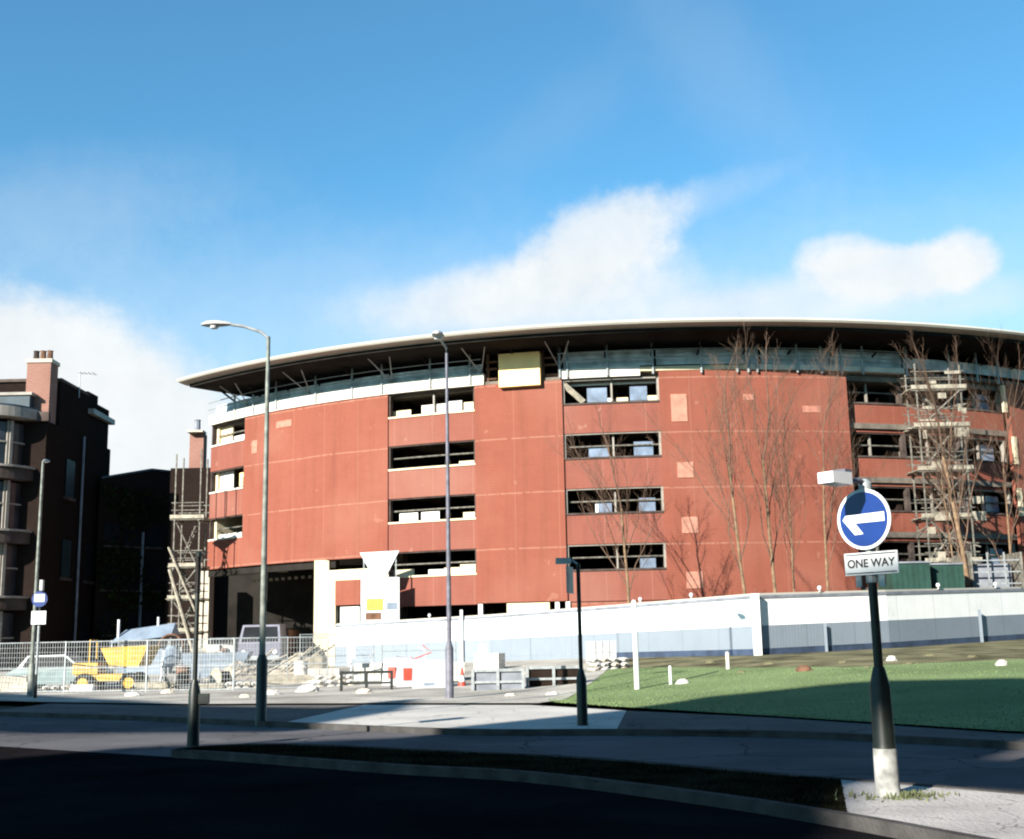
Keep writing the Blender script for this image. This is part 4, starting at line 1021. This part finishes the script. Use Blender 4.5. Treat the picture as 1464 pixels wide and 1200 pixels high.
# ---------------------------------------------------------------- site clutter
def heap(px0,px1,ybase,ytop,Y,m,label,seed,name='gravel_heap',cat='heap',depth=2.5):
    x0=aty(px0,960,Y).x;x1=aty(px1,960,Y).x;cx_=(x0+x1)/2;zg=gh(cx_,Y);H=aty(px0,ytop,Y).z-zg;rr=random.Random(seed)
    n,k=24,9;V=[];Fa=[]
    for i in range(k+1):
        t=i/k
        for j in range(n):
            a=2*pi*j/n;rad=(1-t)*(1+.12*sin(3*a+seed)+rr.uniform(-.08,.08));V.append(((x1-x0)/2*rad*cos(a),depth/2*rad*sin(a),H*(t**.8)*(1+rr.uniform(-.07,.07))-.06))
    for i in range(k):
        for j in range(n):Fa.append((i*n+j,i*n+(j+1)%n,(i+1)*n+(j+1)%n,(i+1)*n+j))
    o=MB().add(V,Fa).build(name,m,None,(cx_,Y,zg),smooth=False);tag(o,label,cat)
heap(280,400,990,945,53,M['sand'],'pale rubble heap between the dark sign post and the tall lamp column',1)
heap(375,480,975,932,58,M['sand'],'sandy slope of spoil below the cream corner column',2,depth=4)
heap(415,500,1000,968,47,M['bagw'],'low white plaster rubble heap left of the dark hurdle',3,depth=1.5)
heap(150,260,1000,985,44.5,M['bagw'],'flat white gravel strip in front of the yellow dumper',4,depth=.9)
heap(330,430,1000,983,42,M['sand'],'low gravel spread at the foot of the tall lamp column',8,depth=1.2)
heap(840,905,985,945,45,M['bagw'],'large white heap of bagged material on the lawn left of the white post',5,name='bagged_material',cat='bags',depth=1.2)
# yellow dumper
def wheel(e,x,y,r,w,m=None):
    t=MB().lathe([(r*.6,-w/2),(r*.95,-w/2),(r,-w*.3),(r,w*.3),(r*.95,w/2),(r*.6,w/2)],18,(x,y,r),'y').build('wheel',M['rubber'],e,smooth=True)
    MB().lathe([(.0,-w/2-.01),(r*.55,-w/2-.01),(r*.55,w/2+.01),(0,w/2+.01)],14,(x,y,r),'y').build('rim',M['yellow'] if m is None else m,t)
Y=47.;x=aty(165,970,Y).x;e=empty('site_dumper',(x,Y,gh(x,Y)),'yellow site dumper with raised skip behind the mesh fence','dumper')
MB().box(-1.4,.8,-.45,.45,.45,.72).box(-1.5,-.55,-.5,.5,.72,1.15).build('chassis',M['yellow'],e)
MB().add([(.0,-.75,.98),(1.1,-.75,.98),(1.5,-.85,1.78),(-.35,-.85,1.70),(.0,.75,.98),(1.1,.75,.98),(1.5,.85,1.78),(-.35,.85,1.70)],[(0,1,2,3),(4,7,6,5),(0,4,5,1),(1,5,6,2),(3,7,4,0)]).build('skip',M['yellow'],e)
MB().box(-.75,-.35,-.2,.2,.9,1.0).box(-.8,-.7,-.2,.2,1.0,1.3).build('seat',M['rubber'],e)
mb=MB()
for yy in (-.4,.4): mb.tube([(-.9,yy,.9),(-.9,yy,2.0)],.03,6)
mb.tube([(-.9,-.4,2.0),(-.9,.4,2.0)],.03,6);mb.build('roll_bar',M['yellow'],e)
for xx in (-1.0,.75):
    for yy in (-.6,.6): wheel(e,xx,yy,.38,.3)
# pale car
Y=49.;x=aty(88,960,Y).x;e=empty('parked_car',(x,Y,gh(x,Y)),'pale green parked car behind the fence at the left','car')
def car_shape(W,P0,hw):
    V=[];n=len(P0)
    for s_ in (-1,1):
        for (a,b,k) in P0: V.append((a,s_*hw*k,b))
    return MB().add(V,[tuple(range(n)),tuple(range(n,2*n))]+[(i,(i+1)%n,n+(i+1)%n,n+i) for i in range(n)])
car_shape(0,[(-1.9,.3,1),(-1.95,.7,1),(-1.6,.92,.97),(1.2,.95,.97),(1.85,.8,.95),(1.95,.3,1)],.8).build('body',M['carp'],e)
car_shape(0,[(-1.5,.94,.93),(-1.15,1.42,.78),(.35,1.45,.78),(1.0,.95,.93)],.8).build('cabin',M['carp'],e)
gl=MB();gl.add([(-1.3,-.79,.98),(.85,-.79,.98),(.32,-.67,1.38),(-1.08,-.67,1.38),(-1.3,-.76,.98),(.85,-.76,.98),(.32,-.64,1.38),(-1.08,-.64,1.38)],[(0,1,2,3),(4,5,6,7),(0,1,5,4),(1,2,6,5),(2,3,7,6),(3,0,4,7)]).build('side_window',M['glassd'],e)
for xx in (-1.2,1.25):
    for yy in (-.72,.72): wheel(e,xx,yy,.3,.2,M['galv'])
# blue grey tarpaulin shelter
Y=60.;x=aty(208,920,Y).x;e=empty('tarpaulin_shelter',(x,Y,gh(x,Y)),'blue grey tarpaulin shelter behind the yellow dumper','shelter')
zt=aty(208,893,Y).z-gh(x,Y)
MB().add([(-1.5,-.9,zt-.9),(1.5,-.9,zt-.6),(1.5,.9,zt-.6),(-1.5,.9,zt-.9),(-1.0,0,zt-.25),(1.45,0,zt+.05)],[(0,1,5,4),(2,3,4,5),(0,4,3),(1,2,5)]).build('tarpaulin',M['tarp'],e)
for xx,yy in ((-1.4,-.8),(1.4,-.8),(1.4,.8),(-1.4,.8)): MB().tube([(xx,yy,0),(xx,yy,zt-.75)],.05,6).build('post',M['galv'],e)
MB().tube([(-1.2,-.5,zt-.9),(-1.2,-.5,zt+.25)],.07,6).build('pole',M['signw'],e);MB().tube([(.6,0,zt-.3),(.6,0,zt+.35)],.06,6).build('pole',M['signw'],e)
MB().box(-1.2,1.2,-.6,.6,0,zt-1.2).build('stored_crate',M['tarp'],e)
# concrete mixer (brown hood on pale drum)
Y=52.;x=aty(246,950,Y).x;e=empty('concrete_mixer',(x,Y,gh(x,Y)),'concrete mixer with a rusty brown hood left of the dark sign post','mixer')
zt=aty(246,905,Y).z-gh(x,Y)
MB().lathe([(.18,.75),(.38,.9),(.40,1.3),(.25,1.65)],16).build('drum',M['tarp'],e,smooth=True)
V=[];Fa=[]
for i in range(11):
    a=pi*i/10
    for yy in (-.35,.35):
        for r_ in (.50,.56): V.append((-cos(a)*r_,yy,zt-.62+sin(a)*r_*1.05))
for i in range(10):
    b=i*4;Fa+=[(b,b+1,b+5,b+4),(b+2,b+6,b+7,b+3),(b+1,b+3,b+7,b+5),(b,b+4,b+6,b+2)]
MB().add(V,Fa).build('hood',M['rust'],e)
mb=MB()
for xx in (-.4,.4): mb.tube([(xx,-.3,0),(xx*.9,0,zt-.6)],.04,6);mb.tube([(xx,.3,0),(xx*.9,0,zt-.6)],.04,6)
mb.build('stand',M['galv'],e)
for xx in (-.42,.42): wheel(e,xx,.35,.18,.08,M['galv'])
# lorry in the undercroft
Y=65.5;x=aty(371,920,Y).x;e=empty('lorry',(x,Y,gh(x,Y)),'lilac grey lorry cab parked at the mouth of the undercroft','lorry')
MB().prism([(-1.15,0),(1.15,0),(1.2,1.9),(-1.2,1.9)],.55,1.45).build('body',M['lorry'],e)
MB().add([(-1.15,0.,1.453),(1.15,0.,1.453),(1.15,1.8,1.453),(-1.15,1.8,1.453),(-1.0,.35,2.45),(1.0,.35,2.45),(1.05,1.8,2.5),(-1.05,1.8,2.5)],[(0,3,2,1),(4,5,6,7),(0,1,5,4),(1,2,6,5),(2,3,7,6),(3,0,4,7)]).build('cab',M['lorry'],e)
MB().add([(-1.0,.02,1.55),(1.0,.02,1.55),(.9,.31,2.35),(-.9,.31,2.35),(-1.0,.06,1.55),(1.0,.06,1.55),(.9,.35,2.35),(-.9,.35,2.35)],[(0,1,2,3),(4,5,6,7),(0,1,5,4),(1,2,6,5),(2,3,7,6),(3,0,4,7)]).build('windscreen',M['glassd'],e)
MB().box(-1.2,1.2,2.0,5.4,.8,2.2).build('tipper_bed',M['rust'],e)
MB().box(-1.1,1.1,-.06,-.003,.55,.8).build('bumper',M['galv'],e)
for xx in (-.85,.85): MB().lathe([(.0,-.05),(.12,-.05),(.12,-.003),(0,-.003)],12,(xx,0,1.0),'y').build('headlight',M['signw'],e)
for xx in (-.95,.95):
    for yy in (.9,4.4):
        t=MB().lathe([(.3,-.14),(.46,-.14),(.5,-.08),(.5,.08),(.46,.14),(.3,.14)],16,(xx,yy,.5),'x').build('wheel',M['rubber'],e)
# dark hurdle barriers
def hurdle(px0,px1,Y,y0,y1,m,label,group='crowd hurdles',infill=None):
    x0=aty(px0,980,Y).x;x1=aty(px1,980,Y).x;zg=gh(x0,Y);w=(x1-x0)/2;H=aty(px0,y0,Y).z-zg
    e=empty('barrier',((x0+x1)/2,Y,zg),label,'barrier',group)
    mb=MB()
    for xx in (-w,0,w): mb.box(xx-.045,xx+.045,-.045,.045,0,H)
    mb.box(-w+.045,-.045,-.03,.03,H-.09,H).box(.045,w-.045,-.03,.03,H-.09,H);mb.box(-w+.045,-.045,-.03,.03,H*.45,H*.45+.07).box(.045,w-.045,-.03,.03,H*.45,H*.45+.07)
    mb.build('frame',m,e)
    for xx in (-w,w): MB().box(xx-.06,xx+.06,-.3,.3,-.03,.05).build('foot',m,e)
    if infill:
        MB().box(-w+.05,w-.05,.035,.055,H*.12,H*.93).build('infill_panel',infill,e)
    return e
hurdle(488,560,40.,960,1010,M['darkpaint'],'dark open framed barrier beside the white and red barriers',None)
hurdle(676,748,37.6,957,992,M['galv'],'grey framed low barrier with dark infill right of the cone','grey low barriers',M['hc'])
hurdle(754,830,38.2,953,990,M['galv'],'grey framed low barrier left of the dark sign post with the pale light arm','grey low barriers',M['inside'])
# white and red plastic barriers
lab=['white and red plastic barrier leftmost of the cluster','white and red plastic barrier in the middle of the cluster','white plastic barrier rightmost of the cluster by the lilac lamp column']
for i,(px,Y) in enumerate(((570,43.0),(590,41.5),(613,40.2))):
    x=aty(px,980,Y).x;zg=gh(x,Y);e=empty('road_barrier',(x,Y,zg),lab[i],'barrier','white and red plastic barriers',R(rnd.uniform(-25,25)))
    w=.55
    MB().add([(-w,-.25,0),(w,-.25,0),(w,.25,0),(-w,.25,0),(-w*.95,-.08,1.05),(w*.95,-.08,1.05),(w*.95,.08,1.05),(-w*.95,.08,1.05)],[(0,3,2,1),(4,5,6,7),(0,1,5,4),(1,2,6,5),(2,3,7,6),(3,0,4,7)]).build('body',M['foil'],e)
    if i<2: MB().box(-w*.6,-.05,-.21,-.1,.35,.75).build('red_panel',M['redp'],e);MB().box(.1,w*.7,-.21,-.1,.55,.85).build('red_panel',M['redp'],e)
    else: MB().box(-w*.3,w*.3,-.215,-.1,.12,.3).build('recess',M['tarp'],e)
# cone
Y=40.5;x=aty(661,1000,Y).x;e=empty('traffic_cone',(x,Y,gh(x,Y)),'red and white traffic cone beside the lilac lamp column','traffic cone')
MB().box(-.2,.2,-.2,.2,0,.04).build('foot',M['redp'],e);MB().lathe([(.16,.04),(.11,.28)],14).build('cone_body',M['redp'],e,smooth=True)
MB().lathe([(.109,.28),(.072,.48)],14).build('white_sleeve',M['signw'],e,smooth=True);MB().lathe([(.071,.48),(.03,.72)],14).build('cone_tip',M['redp'],e,smooth=True)
# pallets and blocks stack near hoarding end
def pallet(px,Y,n,label,rz):
    x=aty(px,970,Y).x;e=empty('block_pallet',(x,Y,gh(x,Y)),label,'pallet','pallets of blocks near the hoarding',rz)
    mb=MB()
    for j in range(5): mb.box(-.55+j*.25,-.42+j*.25,-.5,.5,.12,.14)
    for j in (-.45,0,.45): mb.box(-.58,.6,j-.05,j+.05,0,.118)
    mb.build('pallet_base',M['board'],e)
    mb=MB()
    for a in range(4):
        for b in range(n): mb.box(-.52+a*.27,-.27+a*.27,-.45,.45,.145+b*.22,.355+b*.22)
    mb.build('blocks',M['capw'] if n<4 else M['foil'],e)
pallet(640,44.,3,'pallet of pale blocks behind the lilac lamp column',.2)
pallet(530,46.5,3,'pallet of pale blocks behind the dark open barrier',-.15)
pallet(462,49.,2,'low pallet of pale blocks left of the dark open barrier',.4)
pallet(860,47.5,4,'pallet of white blocks behind the bagged material heap',.1)
pallet(700,50.,3,'pallet of pale blocks behind the grey low barrier',-.3)
# loose boards and sheets lying about
for i,(px,Y,w,d,hh,rz,mm,lab_) in enumerate(((440,45.,1.9,.5,.12,.5,'white','long white board leaning over the rubble'),(300,46,1.2,.6,.3,.2,'board','stack of planks right of the dark sign post'),(120,45.8,1.0,.6,.35,.1,'white','white crate of fittings behind the fence left of the dumper'),(20,46.2,1.4,.8,.7,.0,'conc','pale concrete block pile at the far left edge'))):
    x=aty(px,985,Y).x;mb=MB()
    n=3
    for j in range(n): mb.box(-w/2+.03*j,w/2-.05*j,-d/2+.02*j,d/2-.03*j,hh*j/n+.004*j,hh*(j+1)/n)
    o=mb.build('material_stack',M[mm],None,(x,Y,gh(x,Y)+.03));o.rotation_euler=(0,-.25 if i==0 else 0,rz);tag(o,lab_,'building material')

# ---------------------------------------------------------------- more site clutter
def item(px,Y,name,label,cat,rz=0,dz=.02,group=None):
    x=aty(px,975,Y).x;return empty(name,(x,Y,gh(x,Y)+dz),label,cat,group,rz)
def drum(px,Y,label,rr_=.5):
    e=item(px,Y,'cable_drum',label,'cable drum',rnd.uniform(-.8,.8),group='wooden cable drums')
    for yy in (-.32,.26): MB().lathe([(0,yy),(rr_,yy),(rr_,yy+.06),(0,yy+.06)],18,(0,0,rr_),'y').build('flange',M['board'],e)
    MB().lathe([(rr_*.6,-.25),(rr_*.6,.25)],16,(0,0,rr_),'y').build('cable_winding',M['rubber'],e,smooth=True)
drum(452,52,'wooden cable drum beside the spoil slope below the cream column');drum(318,49.,'wooden cable drum between the dark sign post and the tall lamp column',.4)
def planks(px,Y,w,label,rz,n=4):
    e=item(px,Y,'plank_stack',label,'planks',rz,group='stacks of scaffold planks')
    for i in range(n): MB().box(-w/2+rnd.uniform(-.12,.12),w/2+rnd.uniform(-.12,.12),-.3+rnd.uniform(-.04,.04),.3,.06*i+.1,.06*i+.155).build('plank_layer',M['board'],e)
    for xx in (-w*.3,w*.3): MB().box(xx-.05,xx+.05,-.35,.35,0,.098).build('bearer',M['rust'],e)
planks(405,47.,2.2,'plank stack right of the tall lamp column',.15,6);planks(225,46.,1.6,'plank stack left of the dark sign post',-.2,5);planks(720,45.,1.8,'plank stack in front of the grey low barriers',.1,3);planks(565,50.,2.4,'plank stack behind the white and red barriers',.25,7)
def bags(px,Y,n,label,rz):
    e=item(px,Y,'cement_bags',label,'bags',rz,group='piles of cement bags');q=random.Random(int(px))
    for i in range(n):
        lay=i//4;xx=-.55+(i%4)*.36+q.uniform(-.05,.05);V=[];Fa=[];k=10
        for a,(t,sc_) in enumerate(((-.32,.3),(-.26,.9),(0,1.),(.26,.9),(.32,.3))):
            for j in range(k):
                w=2*pi*j/k;V.append((xx+cos(w)*.17*sc_,t,lay*.17+.09+sin(w)*.085*sc_))
        for a in range(4):
            for j in range(k): Fa.append((a*k+j,a*k+(j+1)%k,(a+1)*k+(j+1)%k,(a+1)*k+j))
        MB().add(V,Fa).build('bag',M['bagw' if i%3 else 'conc'],e,smooth=True)
bags(480,44.,12,'pile of cement bags left of the dark open barrier',.2);bags(352,45.5,8,'pile of cement bags left of the tall lamp column foot',-.3);bags(90,46.,8,'pile of cement bags before the pale green car',.1)
bags(870,44.,12,'pile of cement bags beside the white round post on the lawn',.3)
def barrel(px,Y,label,m):
    e=item(px,Y,'oil_drum',label,'barrel',group='steel barrels')
    MB().lathe([(.28,0),(.29,.02),(.28,.04),(.28,.28),(.295,.3),(.28,.32),(.28,.56),(.295,.58),(.28,.60),(.28,.84),(.29,.87),(.27,.88)],16).build('drum_shell',m,e,smooth=True)
    MB().lathe([(.0,.862),(.262,.862),(.262,.872),(0,.872)],14).build('lid',M['galv'],e)
barrel(262,50.,'rusty barrel right of the concrete mixer',M['rust']);barrel(138,51.,'blue grey barrel between the pale car and the yellow dumper',M['tarp']);barrel(430,50.5,'pale barrel by the spoil slope',M['capw'])
e=item(305,56.,'skip','grey open rubbish skip behind the mesh fence left of the lamp column','skip',.1)
MB().add([(-1.1,-.7,0),(1.1,-.7,0),(1.7,-.85,1.2),(-1.7,-.85,1.2),(-1.1,.7,0),(1.1,.7,0),(1.7,.85,1.2),(-1.7,.85,1.2)],[(0,1,2,3),(4,7,6,5),(0,4,5,1),(1,5,6,2),(3,7,4,0)]).build('body',M['tarp'],e)
q=random.Random(3);mb=MB()
for i in range(14):
    MB().box(a0:=q.uniform(-1.4,.6),a0+q.uniform(.3,.9),b0:=q.uniform(-.6,.3),b0+.2,.9,q.uniform(1.15,1.6),q.uniform(-.5,.5),(a0,b0)).build('rubble_piece',M[q.choice(['board','bagw','conc','rust'])],e)
for i,(px,py,w,hh,m,lab_) in enumerate(((388,994,26,9,'bagw','broken plaster lump at the foot of the tall lamp column'),(440,990,34,12,'bagw','broken plaster lump in front of the low white heap'),(240,992,22,8,'conc','broken concrete lump left of the dark sign post'),(190,996,26,8,'bagw','broken plaster lump on the white gravel strip'),(520,992,24,9,'conc','broken concrete lump under the dark open barrier'),(730,996,20,7,'conc','broken concrete lump before the grey low barrier right of the cone'),(790,994,22,7,'bagw','pale rubble lump at the left tip of the lawn'),(350,998,18,7,'conc','small concrete lump left of the tall lamp column'))):
    lump(px,py,w,hh,M[m],lab_,'rubble_lump','rubble',30+i)

e=item(575,46.5,'mesh_bundle','tangled white netting bundle behind the white and red barriers','netting',.3)
q=random.Random(12)
for i in range(14):
    p0=Vector((q.uniform(-.9,.9),q.uniform(-.4,.4),.1));pts=[p0]
    for j in range(6): pts.append(pts[-1]+Vector((q.gauss(0,.28),q.gauss(0,.15),q.uniform(-.05,.32))))
    MB().tube(pts,.022,5).build('strand',M['foil' if i%3 else 'redp'],e)
e=item(400,55.,'timber_pile','leaning pale timbers on the spoil slope','timber',.2)
for i in range(9):
    x0_=q.uniform(-1.5,1.);MB().tube([(x0_,q.uniform(-.4,.4),.3),(x0_+q.uniform(.8,1.8),q.uniform(-.3,.5),q.uniform(.9,1.5))],.05,4).build('timber_length',M['board'],e)
for i,(px,Y,lab_) in enumerate(((502,45.5,'upright white site notice post left of the dark open barrier'),(690,41.,'thin upright pale post behind the grey low barrier by the cone'))):
    e=item(px,Y,'notice_post',lab_,'post');MB().lathe([(.035,-.1),(.035,1.55)],8).build('shaft',M['signw'],e);MB().box(-.16,.16,-.06,-.037,1.0,1.45).build('notice_board',M['foil'],e)
